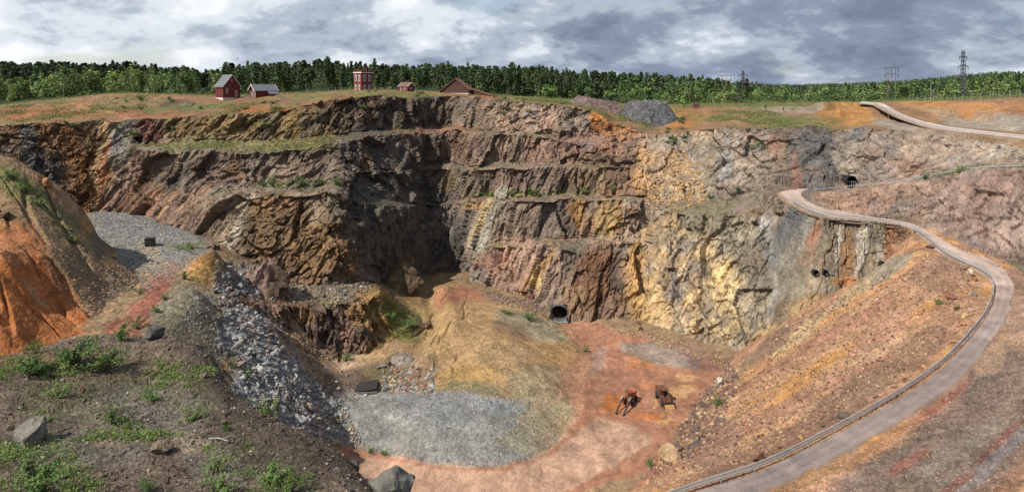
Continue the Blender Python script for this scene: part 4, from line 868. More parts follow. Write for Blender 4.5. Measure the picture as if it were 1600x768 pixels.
# square tower house with battlements
Yt = 264; zt = ground_at(567, Yt)-0.5
t = empty('red_tower', ((567.5-800)/F*Yt, Yt, zt), math.radians(-42)); set_props(t, 'square red tower house with white arched windows and battlements', 'building')
a = 2.85; ht = 7.6
part('wall', lambda bm: bm_box(bm, -a, a, -a, a, 0, ht), M_RED, t)
part('cornice', lambda bm: (bm_box(bm, -a-0.25, a+0.25, -a-0.25, a+0.25, ht-0.02, ht+0.35)), M_WHITE, t)
for sx, sy, ln in ((1, 0, 0), (0, 1, 0), (-1, 0, 0), (0, -1, 0)):
    def par(bm, sx=sx, sy=sy):
        if sx: bm_box(bm, sx*a-0.12, sx*a+0.12, -a-0.12, a+0.12, ht+0.352, ht+0.9)
        else: bm_box(bm, -a+0.125, a-0.125, sy*a-0.12, sy*a+0.12, ht+0.352, ht+0.9)
    pp = part('parapet', par, M_RED, t)
    for k in range(5):
        u = -a+0.35+k*(2*a-0.7)/4
        part('merlon', lambda bm, sx=sx, sy=sy, u=u: bm_box(bm, *((sx*a-0.11, sx*a+0.11, u-0.27, u+0.27) if sx else (u-0.27, u+0.27, sy*a-0.11, sy*a+0.11)), ht+0.902, ht+1.45), M_RED, pp)
part('roof', lambda bm: bm_prism(bm, [(-a+0.2, ht+0.36), (a-0.2, ht+0.36), (0, ht+0.9)], -a+0.2, a-0.2, 'y'), M_ROOF, t)
part('vane', lambda bm: (bm_tube(bm, [(0, 0, ht+0.9), (0, 0, ht+2.6)], 0.06), bm_tube(bm, [(0, 0, ht+2.2), (0, 0, ht+2.7), (0, 0, ht+3.0)], [0.05, 0.3, 0.05], 8)), plain('brass', (190, 140, 60), 0.4, 0.6, k=0.9), t)
for face in (('x', 1), ('y', -1)):
    for u in (-1.3, 1.3):
        window(t, face, u, 4.1, 1.25, 2.3, a, arch=True); window(t, face, u, 0.5, 1.25, 1.7, a, arch=True)

# ---- spoil heaps on the rim
def heap(name, label, cat, px, py, Y, rx, ry, h, c, seed, mat, tilt=0.0):
    """tipped bank of stone: flat uneven top, sides at the angle of repose"""
    base_ = W(px, py, Y); n, m = 34, 72
    rr = np.linspace(0, 1.12, n); th = np.linspace(0, 2*np.pi, m, endpoint=False)
    R_g, T_g = np.meshgrid(rr, th, indexing='ij')
    sq = 1/np.maximum(np.abs(np.cos(T_g))**3.2+np.abs(np.sin(T_g))**3.2, 1e-6)**(1/3.2)
    X = R_g*np.cos(T_g)*rx*sq; Yy = R_g*np.sin(T_g)*ry*sq+ry
    Z = h*np.clip((1-R_g)/0.48, -0.8, 1)+tilt*X/rx*(R_g < 2)
    Pp = np.stack([X, Yy, Z], -1)+base_
    Pp[..., 2] += 0.9*fbm(Pp/4.0, 3, seed)+0.25*facet(Pp/0.9, seed, 1)
    i = np.arange(n*m).reshape(n, m); j = np.roll(i, -1, 1)
    q = np.stack([i[:-1], j[:-1], j[1:], i[1:]], -1).reshape(-1, 4)
    cc = np.broadcast_to(lin(c), Pp.shape)*(1+0.3*fbm(Pp/2, 3, seed+5)[..., None])
    o = obj(name, mesh_np(name, Pp.reshape(-1, 3), q, mat, cc.reshape(-1, 3)))
    set_props(o, label, cat); HEAPS.append((Pp, name)); return o
HEAPS = []
heap('stone_heap', 'long reddish grey heap of broken stone on the rim', 'heap', 938, 181, 256, 16, 10, 6.6, (134, 112, 104), 7, M_GRAVEL, tilt=-2.6)
heap('stone_heap', 'flat topped grey heap of broken stone beside the orange gully', 'heap', 1021, 192, 250, 14.0, 13, 8.4, (104, 102, 106), 8, M_GRAVEL)
# brown barns: a broad gable towards the pit and a long low roof beside it
M_BROWN = plain('weathered_brown_boards', (104, 66, 54), 0.9, var=0.25, k=0.75); M_BROOF = plain('rusty_brown_roof', (140, 82, 58), 0.85, var=0.2, k=0.75)
zb = ground_at(714, 268)
bn = empty('brown_barn', ((714-800)/F*268, 268, zb-0.4), math.radians(-96)); set_props(bn, 'broad brown wooden barn with its wide gable facing the pit', 'building')
part('wall', lambda bm: bm_prism(bm, [(-6.3, 0), (6.0, 0), (6.0, 2.0), (0.3, 6.6), (-6.3, 1.3)], -5, 5, 'x'), M_BROWN, bn)
part('roof', lambda bm: bm_prism(bm, [(0.3, 6.65), (-6.9, 0.95), (-6.9, 1.25), (0.3, 6.95)], -5.5, 5.6, 'x'), M_BROOF, bn)
part('roof', lambda bm: bm_prism(bm, [(0.3, 6.65), (6.6, 1.6), (6.6, 1.9), (0.3, 6.95)], -5.5, 5.6, 'x'), M_BROOF, bn)
part('loft_hatch', lambda bm: bm_box(bm, 5.005, 5.1, 0.6, 1.6, 4.2, 5.0), M_DARK, bn)
part('plinth', lambda bm: bm_box(bm, -5.06, 5.06, -6.35, 6.05, -1, 0.5), M_CONC, bn)
for u in np.linspace(-5.6, 5.4, 16): part('board', lambda bm, u=u: bm_box(bm, 5.004, 5.05, u-0.05, u+0.05, 0.52, (6.4-abs(u-0.3)*0.80)), M_BROWN, bn)
zb = ground_at(762, 270)
bn = empty('long_shed', ((758-800)/F*270, 270, zb-0.9), math.radians(-12)); set_props(bn, 'long low dark shed sloping down right of the brown barn', 'building')
part('wall', lambda bm: bm_prism(bm, [(-5.5, 0), (5.0, -1.0), (5.0, 0.5), (-5.5, 3.6)], -2, 2, 'y'), M_BROWN, bn)
part('roof', lambda bm: bm_prism(bm, [(-5.9, 3.75), (5.6, 0.35), (5.6, 0.6), (-5.9, 4.0)], -2.4, 2.4, 'y'), M_BROOF, bn)
for u in (-4, -1.5, 1): part('door', lambda bm, u=u: bm_box(bm, u-0.6, u+0.6, -2.08, -2.004, 0.2, 1.5), M_DARK, bn)

# ---- pylons and poles
def lattice(bm, h, w0, w1, n=9):
    pts = []
    for k in range(n+1):
        t = k/n; w = w0*(1-t)+w1*t; z = h*t; pts.append([Vector((sx*w/2, sy*w/2, z)) for sx, sy in ((-1, -1), (1, -1), (1, 1), (-1, 1))])
    for k in range(n):
        for j in range(4):
            bm_tube(bm, [pts[k][j], pts[k+1][j]], 0.14, 4, False)
            bm_tube(bm, [pts[k][j], pts[k+1][(j+1) % 4]], 0.08, 3, False); bm_tube(bm, [pts[k][(j+1) % 4], pts[k+1][j]], 0.08, 3, False)
def pylon(px, py_base, py_top, Y, label, arms, w0=2.6, w1=0.9, th=1.0):
    b = W(px, py_base, Y); h = (py_base-py_top)*Y/F
    r = empty('pylon', tuple(b), 0.25); set_props(r, label, 'pylon', 'power line pylons')
    part('tower', lambda bm: lattice(bm, h, w0, w1, 12), M_LATTICE, r)
    for f, half in arms:
        def arm(bm, f=f, half=half):
            z = h*f
            for s in (-1, 1):
                bm_tube(bm, [(0, 0.3, z), (s*half, 0, z)], 0.12, 4); bm_tube(bm, [(0, -0.3, z), (s*half, 0, z)], 0.12, 4); bm_tube(bm, [(0, 0, z+half*0.42), (s*half, 0, z+0.02)], 0.12, 4)
                for q in (0.5,): bm_tube(bm, [(s*half*q, 0, z), (s*half*q, 0, z+half*0.21)], 0.09, 4)
        am = part('cross_arm', arm, M_LATTICE, r)
        for s in (-1, 1): part('insulator', lambda bm, s=s, f=f, half=half: bm_tube(bm, [(s*half, 0, h*f-0.05), (s*half, 0, h*f-1.6)], 0.14, 5), M_DARK, am)
    part('peak', lambda bm: (bm_tube(bm, [(-1.0, 0, h), (1.0, 0, h)], 0.12, 4), bm_tube(bm, [(-.6, 0, h), (-1.0, 0, h+0.8)], 0.1, 4), bm_tube(bm, [(.6, 0, h), (1.0, 0, h+0.8)], 0.1, 4)), M_LATTICE, r)
    return b, h
pylon(1505, 155, 80, 320, 'tall lattice pylon with two cross arms at the right', [(0.88, 2.4), (0.68, 3.3)], 2.2, 0.9)
pylon(1161, 160, 111, 420, 'lattice pylon rising above the birches right of centre', [(0.86, 3.6), (0.68, 4.6)], 2.4, 0.9)
pylon(885, 150, 105, 620, 'small distant pylon top above the conifers', [(0.9, 4.5), (0.76, 6.5)], 3.4, 1.2)
def hframe(px0, px1, pyb, pyt, Y, label, beams):
    b = W((px0+px1)/2, pyb, Y); w = (px1-px0)*Y/F; h = (pyb-pyt)*Y/F
    r = empty('power_mast', tuple(b)); set_props(r, label, 'power mast', 'twin pole power masts')
    for s in (-1, 1): part('pole', lambda bm, s=s: bm_tube(bm, [(s*w/2, 0, -1), (s*w/2, 0, h+0.2)], [0.2, 0.15], 7), M_WOOD, r)
    for f in beams:
        bmn = part('cross_beam', lambda bm, f=f: bm_box(bm, -w/2-w*0.42, w/2+w*0.42, -0.14, 0.14, h*f-0.14, h*f+0.14), M_LATTICE, r)
        for s in (-1, 0, 1): part('insulator', lambda bm, s=s, f=f: bm_tube(bm, [(s*(w/2+w*0.38), 0, h*f-0.16), (s*(w/2+w*0.38), 0, h*f-1.9)], 0.13, 5), M_DARK, bmn)
hframe(1387.5, 1399, 155, 106, 300, 'twin pole mast with two cross beams left of the tall pylon', [1.0, 0.8])
hframe(1128, 1142, 155, 118, 350, 'twin pole mast among birches left of the middle pylon', [1.0])
def pole(px, pyb, pyt, Y, label, lamp=False, name='utility_pole', cat='pole'):
    b = W(px, pyb, Y); h = (pyb-pyt)*Y/F
    r = empty(name, tuple(b)); set_props(r, label, cat)
    part('shaft', lambda bm: bm_tube(bm, [(0, 0, -1), (0, 0, h)], [0.13, 0.09], 7), M_WOOD if not lamp else M_STEEL, r)
    if lamp:
        part('arm', lambda bm: bm_tube(bm, [(0, 0, h-0.05), (0.7, 0, h+0.25)], 0.05, 5), M_STEEL, r)
        part('lamp_head', lambda bm: bm_box(bm, 0.6, 1.2, -0.14, 0.14, h+0.2, h+0.36), M_WHITE, r)
    else:
        part('cross_arm', lambda bm: bm_box(bm, -0.7, 0.7, -0.06, 0.06, h-0.5, h-0.36), M_WOOD, r)
pole(1454.5, 155, 131, 262, 'pale street lamp pole in front of the green wood', True, 'lamp_post', 'lamp post')
pole(478, 148, 122, 292, 'wooden pole between the low shed and the tower')
pole(237, 148, 116, 290, 'wooden pole among the birches at the left')
pole(1156.5, 178, 150, 258, 'thin pole on the orange ground below the middle pylon')
pole(743, 150, 118, 300, 'pole behind the pointed spoil heap')
pole(532, 143, 112, 300, 'pole just left of the square tower')
pole(1418, 158, 118, 330, 'pole with slanting fitting right of the twin pole mast')
# conductors
def wires(name, label, A, Bp, drops, sag):
    for k, (da, db) in enumerate(drops):
        p0 = Vector(A)+Vector(da); p1 = Vector(Bp)+Vector(db)
        pts = [p0.lerp(p1, t)-Vector((0, 0, sag*4*t*(1-t))) for t in np.linspace(0, 1, 14)]
        o = part(name, lambda bm: bm_tube(bm, pts, 0.05, 4, False), M_WIRE); set_props(o, label, 'wire', 'power line wires')
hA = W(1393, 106, 300); hB = W(1135, 118, 350); pA = W(885, 108, 620)
for lb_, dx_ in (('left conductor sagging between the two twin pole masts', -3.2), ('middle conductor sagging between the two twin pole masts', 0), ('right conductor sagging between the two twin pole masts', 3.2)):
    wires('power_line', lb_, hA, hB, [((dx_, 0, -2), (dx_, 0, -2))], 5)
wires('power_line', 'lower conductor running left from the middle twin pole mast past the conifers', hB, W(660, 120, 335), [((-3.2, 0, -2), (0, 3, 0))], 4)
wires('power_line', 'upper conductor running left from the middle twin pole mast past the conifers', hB, W(660, 120, 335), [((3.2, 0, -2), (0, 0, 1.5))], 4)

# ---- fences on the rim
def fence(name, label, pts, hgt=2.0, step=3.0):
    P3 = [Vector(W(*p)) for p in pts]
    r = empty(name, tuple(P3[0])); set_props(r, label, 'fence')
    s = np.r_[0, np.cumsum([(b-a).length for a, b in zip(P3[:-1], P3[1:])])]
    n = max(2, int(s[-1]/step)); t = np.linspace(0, s[-1], n+1)
    Q = [Vector([np.interp(x, s, [p[k] for p in P3]) for k in range(3)])-P3[0] for x in t]
    bm = bmesh.new(); bm_tube(bm, [(0, 0, -0.6), (0, 0, hgt)], 0.07, 5); me = bpy.data.meshes.new('post'); bm.to_mesh(me); bm.free(); me.materials.append(M_STEEL)
    for q in Q: fast_part('post', me, r, q)
    def mesh_(bm):
        for k in range(9):
            z = 0.1+k*(hgt-0.1)/8; bm_tube(bm, [q+Vector((0, 0, z)) for q in Q], 0.012 if k < 8 else 0.03, 3, False)
        for a, b in zip(Q[:-1], Q[1:]):
            for k in range(1, 8):
                p = a.lerp(b, k/8); bm_tube(bm, [p+Vector((0, 0, 0.1)), p+Vector((0, 0, hgt))], 0.012, 3, False)
    w = part('wire_mesh', mesh_, M_WIRE, r); set_props(w, kind='stuff')
fence('wire_fence', 'wire fence in front of the birches at the far left', [(-40,170,262),(0,168,264),(50,164,266),(95,159,268)])
fence('wire_fence', 'wire fence along the rim behind the square tower', [(470,147,275),(540,142,279),(600,142,280),(640,143,282),(690,145,284)], 1.8)
fence('wire_fence', 'tall wire fence along the top of the right bank', [(1420,158,268),(1455,157,262),(1500,156,250),(1550,153,241),(1600,151,234),(1680,149,224)], 2.2)

# ---- guard rails
def rail(name, label, pts, rz=0.75, double=True, step=4.0, side=0.25):
    n = len(pts); r = empty(name, tuple(pts[0])); set_props(r, label, 'guard rail')
    Q = [Vector(p)-Vector(pts[0]) for p in pts]
    def beam(bm, z0, z1):
        prof = []
        for p, q0, q1 in zip(Q, [Q[0]]+Q[:-1], Q[1:]+[Q[-1]]):
            t = (q1-q0); nrm = Vector((-t.y, t.x, 0)).normalized()
            prof.append([bm.verts.new(p+nrm*dn+Vector((0, 0, z))) for dn, z in ((-.05, z0), (.05, z0), (.05, z1), (-.05, z1))])
        for A, B in zip(prof[:-1], prof[1:]):
            for k in range(4): bm.faces.new((A[k], A[(k+1) % 4], B[(k+1) % 4], B[k]))
    part('rail_beam', lambda bm: beam(bm, rz-0.12, rz+0.12), M_STEEL, r)
    if double: part('rail_beam', lambda bm: beam(bm, rz-0.56, rz-0.34), M_STEEL, r)
    bm = bmesh.new(); bm_box(bm, -0.05, 0.05, -0.05, 0.05, -0.7, rz+0.05); me = bpy.data.meshes.new('post'); bm.to_mesh(me); bm.free(); me.materials.append(M_STEEL)
    acc = 0; last = Q[0]
    for q in Q:
        acc += (q-last).length; last = q
        if acc >= step: acc = 0; fast_part('post', me, r, q)
o_, i_ = ROADS['haul']
off = o_+(o_-i_)/np.linalg.norm(o_-i_, axis=1, keepdims=True)*0.15; off[:, 2] += 0.02
rail('guard_rail', 'galvanised double guard rail along the outer edge of the curving haul road', off[2:-14], 1.0)
r2 = np.stack([np.interp(np.linspace(0, 1, 80), np.linspace(0, 1, 7), W([1270,1344,1388,1453,1522,1600,1700], [300,292.5,289.5,276.5,265.5,262.5,261], [178,178.5,176.8,172.8,161.8,150,136])[:, k]) for k in range(3)], -1)
rail('guard_rail', 'guard rail along the ledge above the pink rock wall', r2, 0.7, False)
uo, ui = ROADS['upper']
rail('guard_rail', 'dark low edge rail along the pale upper road', uo[6:], 0.45, False, 3.0)

# ---- culvert, adits
ce = Vector(W(873.5, 489.5, 176.5)); rad = 2.6
cu_ = empty('culvert_pipe', tuple(ce), math.radians(-10)); set_props(cu_, 'round corrugated steel culvert mouth at the foot of the pit wall', 'culvert')
def pipe(bm):
    prof = []
    n = 60
    for k in range(n+1):
        y = 22.0*k/n; prof.append((y, rad-0.12+0.05*math.sin(k*1.9)))
    ring = lambda y, r: [bm.verts.new((r*math.cos(2*math.pi*j/36)*1.05, y, r*math.sin(2*math.pi*j/36)*0.9)) for j in range(36)]
    inner = [ring(y, r) for y, r in prof]; outer = [ring(y, r+0.12) for y, r in prof]
    for A in (inner, outer):
        for a, b in zip(A[:-1], A[1:]):
            for j in range(36): bm.faces.new((a[j], a[(j+1) % 36], b[(j+1) % 36], b[j]))
    for j in range(36): bm.faces.new((inner[0][j], inner[0][(j+1) % 36], outer[0][(j+1) % 36], outer[0][j]))
    bm.faces.new(inner[-1])
part('pipe_shell', pipe, plain('corrugated_steel', (92, 92, 92), 0.7, 0.1, k=0.8), cu_)
ADL = ['dark adit mouth in the upper right wall beside the ledge road', 'small dark opening at the foot of the streaked cliff, left of two', 'small dark triangular opening beside the white streaks', 'narrow dark opening right of the white streaks', 'small dark hole high in the upper left wall']
for k, ((hx, hy, hw_, hh_), lb) in enumerate(zip(HOLES, ADL)):
    c = int(np.argmin(abs(CX-hx))); rw = int(np.argmin(abs(PYg[:, c]-hy)+(band >= 10)*99)); Y = PW[rw, c, 1]-0.3
    cen = Vector(W(hx, hy, Y)); a = hw_*Y/F*1.35; b = hh_*Y/F*1.3; dep = 7.0
    def adit(bm):
        prof = [(-a, -b), (a, -b), (a*1.02, b*0.25), (a*0.55, b*0.95), (-a*0.5, b), (-a*1.05, b*0.3)]
        f0 = [bm.verts.new((x, -0.6, z)) for x, z in prof]; f1 = [bm.verts.new((x*0.9, dep, z*0.9)) for x, z in prof]
        for j in range(6): bm.faces.new((f0[j], f0[(j+1) % 6], f1[(j+1) % 6], f1[j]))
        bm.faces.new(f1)
    bm = bmesh.new(); adit(bm); bmesh.ops.solidify(bm, geom=bm.faces[:], thickness=-0.25)
    me = bpy.data.meshes.new('adit_mouth'); bm.to_mesh(me); bm.free(); me.materials.append(M_TUNNEL)
    o = obj('adit_mouth', me); o.location = cen; set_props(o, lb, 'tunnel mouth')
    if k == 0:
        part('gate', lambda bm: [bm_box(bm, -a*0.9+j*a*0.36-0.04, -a*0.9+j*a*0.36+0.04, 0.3, 0.38, -b, b*0.1) for j in range(6)]+[bm_box(bm, -a*0.9, a*0.9, 0.385, 0.43, b*0.02, b*0.12)], M_STEEL, o)

# ---- machines on the pit floor
def wheel(parent, x, y, r=0.62, w=0.5):
    tw = part('wheel', lambda bm: (bm_cyl(bm, (x, y, r), r, w, 'x', 18)), M_TYRE, parent)
    s = 1 if x > 0 else -1
    part('rim', lambda bm: bm_cyl(bm, (x+s*(w/2+0.02), y, r), r*0.55, 0.06, 'x', 12), M_RUST, tw)
pz = surf(1040, 631, ('floor',))
ld = empty('loader', tuple(pz), math.radians(4)); set_props(ld, 'rusty wheel loader with raised dark bucket facing the camera', 'loader')
part('chassis', lambda bm: (bm_box(bm, -0.75, 0.75, 0.2, 4.2, 0.55, 1.25), bm_box(bm, -0.55, 0.55, -1.2, 0.1, 0.6, 1.15)), M_RUST, ld)
def hood(bm): bm_prism(bm, [(1.6, 1.26), (4.4, 1.26), (4.3, 2.0), (2.9, 2.25), (1.6, 2.2)], -0.85, 0.85, 'x')
part('engine_hood', hood, M_RUST, ld)
part('counterweight', lambda bm: bm_prism(bm, [(4.21, 0.6), (4.75, 0.8), (4.7, 1.7), (4.42, 1.9), (4.42, 1.24), (4.21, 1.24)], -0.9, 0.9, 'x'), M_ORANGE, ld)
def cab(bm):
    for x in (-0.7, 0.7):
        for y in (0.3, 1.45): bm_tube(bm, [(x, y, 1.25), (x*0.94, y, 2.75)], 0.06, 5)
    bm_box(bm, -0.8, 0.8, 0.2, 1.55, 2.75, 2.87)
cb = part('canopy', cab, M_RUST, ld); part('driver_seat', lambda bm: (bm_box(bm, -0.28, 0.28, 0.75, 1.25, 1.27, 1.6), bm_box(bm, -0.28, 0.28, 1.16, 1.3, 1.605, 2.2)), M_DARK, cb)
for x in (-1.0, 1.0):
    wheel(ld, x, -0.6); wheel(ld, x, 3.0)
for s in (-1, 1): part('lift_arm', lambda bm, s=s: bm_tube(bm, [(s*0.55, 0.5, 1.7), (s*0.55, -1.0, 1.55), (s*0.55, -1.9, 0.9)], 0.13, 6), M_RUST, ld)
def bucket(bm):
    w = 1.12; prof = [(-1.85, 1.35), (-1.75, 0.45), (-2.3, 0.15), (-3.0, 0.12), (-3.0, 0.2), (-2.32, 0.25), (-1.87, 0.52), (-1.95, 1.35)]
    bm_prism(bm, prof, -w, w, 'x')
    for s in (-1, 1): bm_prism(bm, [(-1.87, 1.3), (-1.82, 0.5), (-2.3, 0.22), (-3.0, 0.17), (-2.5, 0.75)], s*w-0.04 if s > 0 else s*w, s*w if s > 0 else s*w+0.04, 'x')
bk = part('bucket', bucket, M_DARK, ld)
part('bucket_load', lambda bm: bm_prism(bm, [(-1.95, 0.95), (-1.95, 0.5), (-2.32, 0.27), (-2.95, 0.22), (-2.4, 0.55)], -1.05, 1.05, 'x'), plain('ochre_mud', (196, 140, 66), 0.9, k=0.7), bk)
pz = surf(981, 633, ('floor',))
dr = empty('drill_rig', tuple(pz), math.radians(-30)); set_props(dr, 'rusty orange drilling rig with two long booms left of the loader', 'drill rig')
part('chassis', lambda bm: bm_box(bm, -0.8, 0.8, 0.0, 3.2, 0.5, 1.15), M_RUST, dr)
part('engine_cover', lambda bm: bm_prism(bm, [(1.2, 1.16), (3.3, 1.16), (3.2, 2.1), (1.5, 2.25)], -0.8, 0.8, 'x'), M_ORANGE, dr)
part('operator_stand', lambda bm: (bm_box(bm, -0.7, 0.7, 0.1, 1.1, 1.16, 1.5), *[bm_tube(bm, [(x, y, 1.5), (x, y, 2.6)], 0.05, 5) for x in (-.6, .6) for y in (.2, 1.0)], bm_box(bm, -0.75, 0.75, 0.05, 1.15, 2.6, 2.7)), M_RUST, dr)
for x in (-0.95, 0.95):
    wheel(dr, x, 0.5, 0.55, 0.4); wheel(dr, x, 2.6, 0.55, 0.4)
for s in (-1, 1):
    bo = part('boom', lambda bm, s=s: bm_tube(bm, [(s*0.45, 0.1, 1.5), (s*0.65, -1.8, 1.5), (s*0.75, -2.6, 1.15)], [0.17, 0.14, 0.12], 7), M_RUST, dr)
    part('feed_beam', lambda bm, s=s: (bm_prism(bm, [(-0.6, 1.55), (-0.6, 1.8), (-5.0, 0.55), (-5.0, 0.3)], s*0.8-0.13, s*0.8+0.13, 'x')), M_DARK, bo)
    part('rock_drill', lambda bm, s=s: bm_box(bm, s*0.8-0.14, s*0.8+0.14, -1.6, -0.5, 1.82, 2.05), M_STEEL, bo)
    part('jack', lambda bm, s=s: bm_tube(bm, [(s*0.8, -0.2, 0.0), (s*0.8, -0.2, 1.2)], 0.1, 6), M_RUST, dr)

# ---- small odd things
p = surf(234, 384, ('floor',)); o = empty('steel_crate', tuple(p), 0.3); set_props(o, 'small black crate alone on the grey gravel bench', 'crate')
part('crate_wall', lambda bm: [bm_box(bm, *q, -0.3, 1.9) for q in ((-1.0, 1.0, -1.0, -0.9), (-1.0, 1.0, 0.9, 1.0), (-1.0, -0.9, -0.898, 0.898), (0.9, 1.0, -0.898, 0.898))], M_DARK, o)
part('crate_lid', lambda bm: bm_box(bm, -1.08, 1.08, -1.08, 1.08, 1.905, 2.02), M_DARK, o)
for s in (-1, 1): part('rib', lambda bm, s=s: bm_box(bm, s*0.5-0.07, s*0.5+0.07, -1.06, -1.005, -0.3, 1.9), M_DARK, o)
p = Vector(W(1208, 329, 174)); o = empty('concrete_block', tuple(p), 0.2); set_props(o, 'pale concrete block at the bend below the ledge road', 'block')
part('block_body', lambda bm: (bm_box(bm, -1.0, 1.0, -0.8, 0.8, -1.2, 0.9), bm_box(bm, -1.15, 1.15, -0.95, 0.95, -1.6, -1.202)), M_CONC, o)
part('block_cap', lambda bm: bm_box(bm, -0.7, 0.9, -0.6, 0.6, 0.902, 1.15), M_CONC, o)
# timber portal sinking into the rubble
p = surf(566, 612, ('floor',)); o = empty('timber_portal', tuple(p), 0.1); set_props(o, 'collapsed dark timber roof over a hollow at the edge of the grey fan', 'timber ruin')
for k in range(7): part('plank', lambda bm, k=k: bm_prism(bm, [(-2.9+k*0.85, 0.15+0.09*k), (-2.1+k*0.85, 0.2+0.10*k), (-2.1+k*0.85, 0.42+0.10*k), (-2.9+k*0.85, 0.38+0.09*k)], -0.6, 3.6, 'y'), M_DARK, o)
for x in (-2.6, 2.6): part('prop', lambda bm, x=x: bm_tube(bm, [(x, -0.3, -1.2), (x, -0.3, 0.35+0.1*x)], 0.16, 7), M_WOOD, o)
part('sill_beam', lambda bm: bm_box(bm, -3.0, 3.2, -0.95, -0.62, 0.1, 0.4), M_WOOD, o)
# sticks on the near mound
for px, py, ln, rz, c, lb in ((127, 608, 1.1, -0.9, M_RUST, 'thin reddish stick lying among weeds'), (341, 688, 1.0, -0.25, M_BIRCH, 'pale stick lying on dark gravel'), (90, 709, 0.9, 0.25, M_BIRCH, 'pair of pale sticks beside the weeds at lower left')):
    p = surf(px, py, ('mound',)); o = part('stick', lambda bm: (bm_tube(bm, [(-ln/2, 0, 0.05), (0, 0.03, 0.12), (ln/2, 0, 0.08)], [0.03, 0.035, 0.02], 6), bm_tube(bm, [(0.1, 0.02, 0.11), (ln*0.35, 0.2, 0.16)], [0.018, 0.01], 5)), c); o.location = p; o.rotation_euler = (0, 0, rz); set_props(o, lb, 'stick')

# ------------------------------------------------------------------ rocks
def ico(sub):
    bm = bmesh.new(); bmesh.ops.create_icosphere(bm, subdivisions=sub, radius=1.0)
    bm.verts.ensure_lookup_table(); V = np.array([v.co[:] for v in bm.verts]); Fc = np.array([[v.index for v in f.verts] for f in bm.faces]); bm.free()
    return V, Fc
ICO = {k: ico(k) for k in (1, 2, 3, 4)}
def rock_shape(seed, sub=2, cuts=9, squash=(1, 0.85, 0.7), rough=0.05):
    g = np.random.default_rng(seed); V, Fc = ICO[sub]; V = V.copy()
    for _ in range(cuts):
        n = g.normal(size=3); n /= np.linalg.norm(n); d = g.uniform(0.40, 0.80)
        t = V@n; m = t > d; V[m] -= np.outer(t[m]-d, n)
    if sub > 1: V += rough*np.stack([vnoise(V*2.3+seed*3.1+k*9, 900+k) for k in range(3)], -1)
    return V*np.array(squash), Fc
ROCK_COL = {}
def rock_me(seed, c, sub=2, squash=(1, .85, .7), cuts=9, mat=None):
    V, Fc = rock_shape(seed, sub, cuts+(4 if sub > 2 else 0), squash)
    if sub > 2: V = V*(1+0.045*facet(V*3.1+seed, seed, 1.5)+0.03*facet(V*7.0+seed, seed+9, 1.2))[:, None]
    cc = lin(c)*(1+0.22*fbm(V*1.7+seed, 3, seed))[:, None]
    return mesh_np('boulder', V, Fc, mat or M_STONE, cc)
def boulder(px, py, wpx, c, label, seed, names=('mound', 'spoil', 'talus', 'outcrop', 'floor', 'wall'), squash=(1, .85, .7), sub=3, sink=0.25, cat='boulder', name='boulder', group=None, rz=None, cuts=9):
    p = surf(px, py, names); r = wpx*p.y/F/2*1.15
    o = obj(name, rock_me(seed, c, sub, squash, cuts)); o.scale = (r, r, r); o.rotation_euler = (0, 0, seed*1.7 if rz is None else rz)
    o.location = p+Vector((0, 0, r*squash[2]*(1-2*sink))); set_props(o, label, cat, group); return o
boulder(52, 690, 56, (138, 130, 116), 'large grey boulder at the left among weeds on the near mound', 3, ('mound',), (1, .9, .78))
p_ = Vector(W(620, 762, 26.5)); o = obj('boulder', rock_me(12, (128, 124, 112), 3, (1, .9, .85), 11)); o.scale = (1.42,)*3; o.location = p_; o.rotation_euler = (0, 0, 0.6); set_props(o, 'big grey boulder at the bottom edge beside the pit road', 'boulder')
boulder(552, 738, 30, (96, 88, 78), 'dark boulder on the lip of the near mound above the big one', 14, ('mound',))
boulder(633, 566, 40, (150, 138, 124), 'flat grey boulder where the sunken track meets the rubble', 15, ('floor', 'outcrop'), (1, .8, .55))
boulder(608, 568, 14, (110, 104, 98), 'small dark boulder left of the flat grey boulder', 16, ('floor', 'outcrop'))
boulder(46, 340, 26, (134, 106, 84), 'brown slab sticking out of the left spoil slope', 17, ('spoil',), (1, .7, .8))
boulder(6, 340, 24, (120, 96, 78), 'brown slab at the left frame edge on the spoil slope', 18, ('spoil',), (1, .7, .8))
boulder(236, 528, 34, (104, 98, 92), 'dark boulder beside the end of the red path', 19, ('mound', 'floor'))
boulder(70, 288, 30, (182, 124, 78), 'ochre outcrop boulder on the crest of the left spoil slope', 20, ('spoil',), (1, .8, .7), sink=0.55)
boulder(180, 405, 12, (206, 160, 96), 'yellow boulder at the foot of the left spoil slope', 21)
boulder(1048, 722, 34, (190, 156, 112), 'tan boulder at the foot of the talus by the pit road', 22, ('talus', 'floor'), (1, .8, 1.0))
boulder(1187, 718, 26, (140, 92, 76), 'long red brown boulder nearest the lower end of the guard rail', 23, ('talus',), (1, .55, .5), rz=0.5)
for k, (px, py, w, c) in enumerate(((1219, 700, 11, (150, 84, 66)), (1252, 686, 15, (190, 148, 96)), (1285, 668, 13, (112, 96, 72)), (1318, 650, 20, (116, 104, 88)), (1345, 634, 15, (150, 120, 92)), (1371, 621, 13, (124, 98, 80)), (1398, 605, 13, (186, 142, 106)), (1415, 594, 11, (142, 112, 92)), (1443, 575, 14, (196, 146, 102)), (1477, 545, 9, (206, 168, 128)))):
    boulder(px, py, w, c, ['first', 'second', 'third', 'fourth', 'fifth', 'sixth', 'seventh', 'eighth', 'ninth', 'tenth'][k]+' small boulder up the haul road guard rail from its lower end', 30+k, ('talus',), (1, .6, .6), group='boulders beside the guard rail')
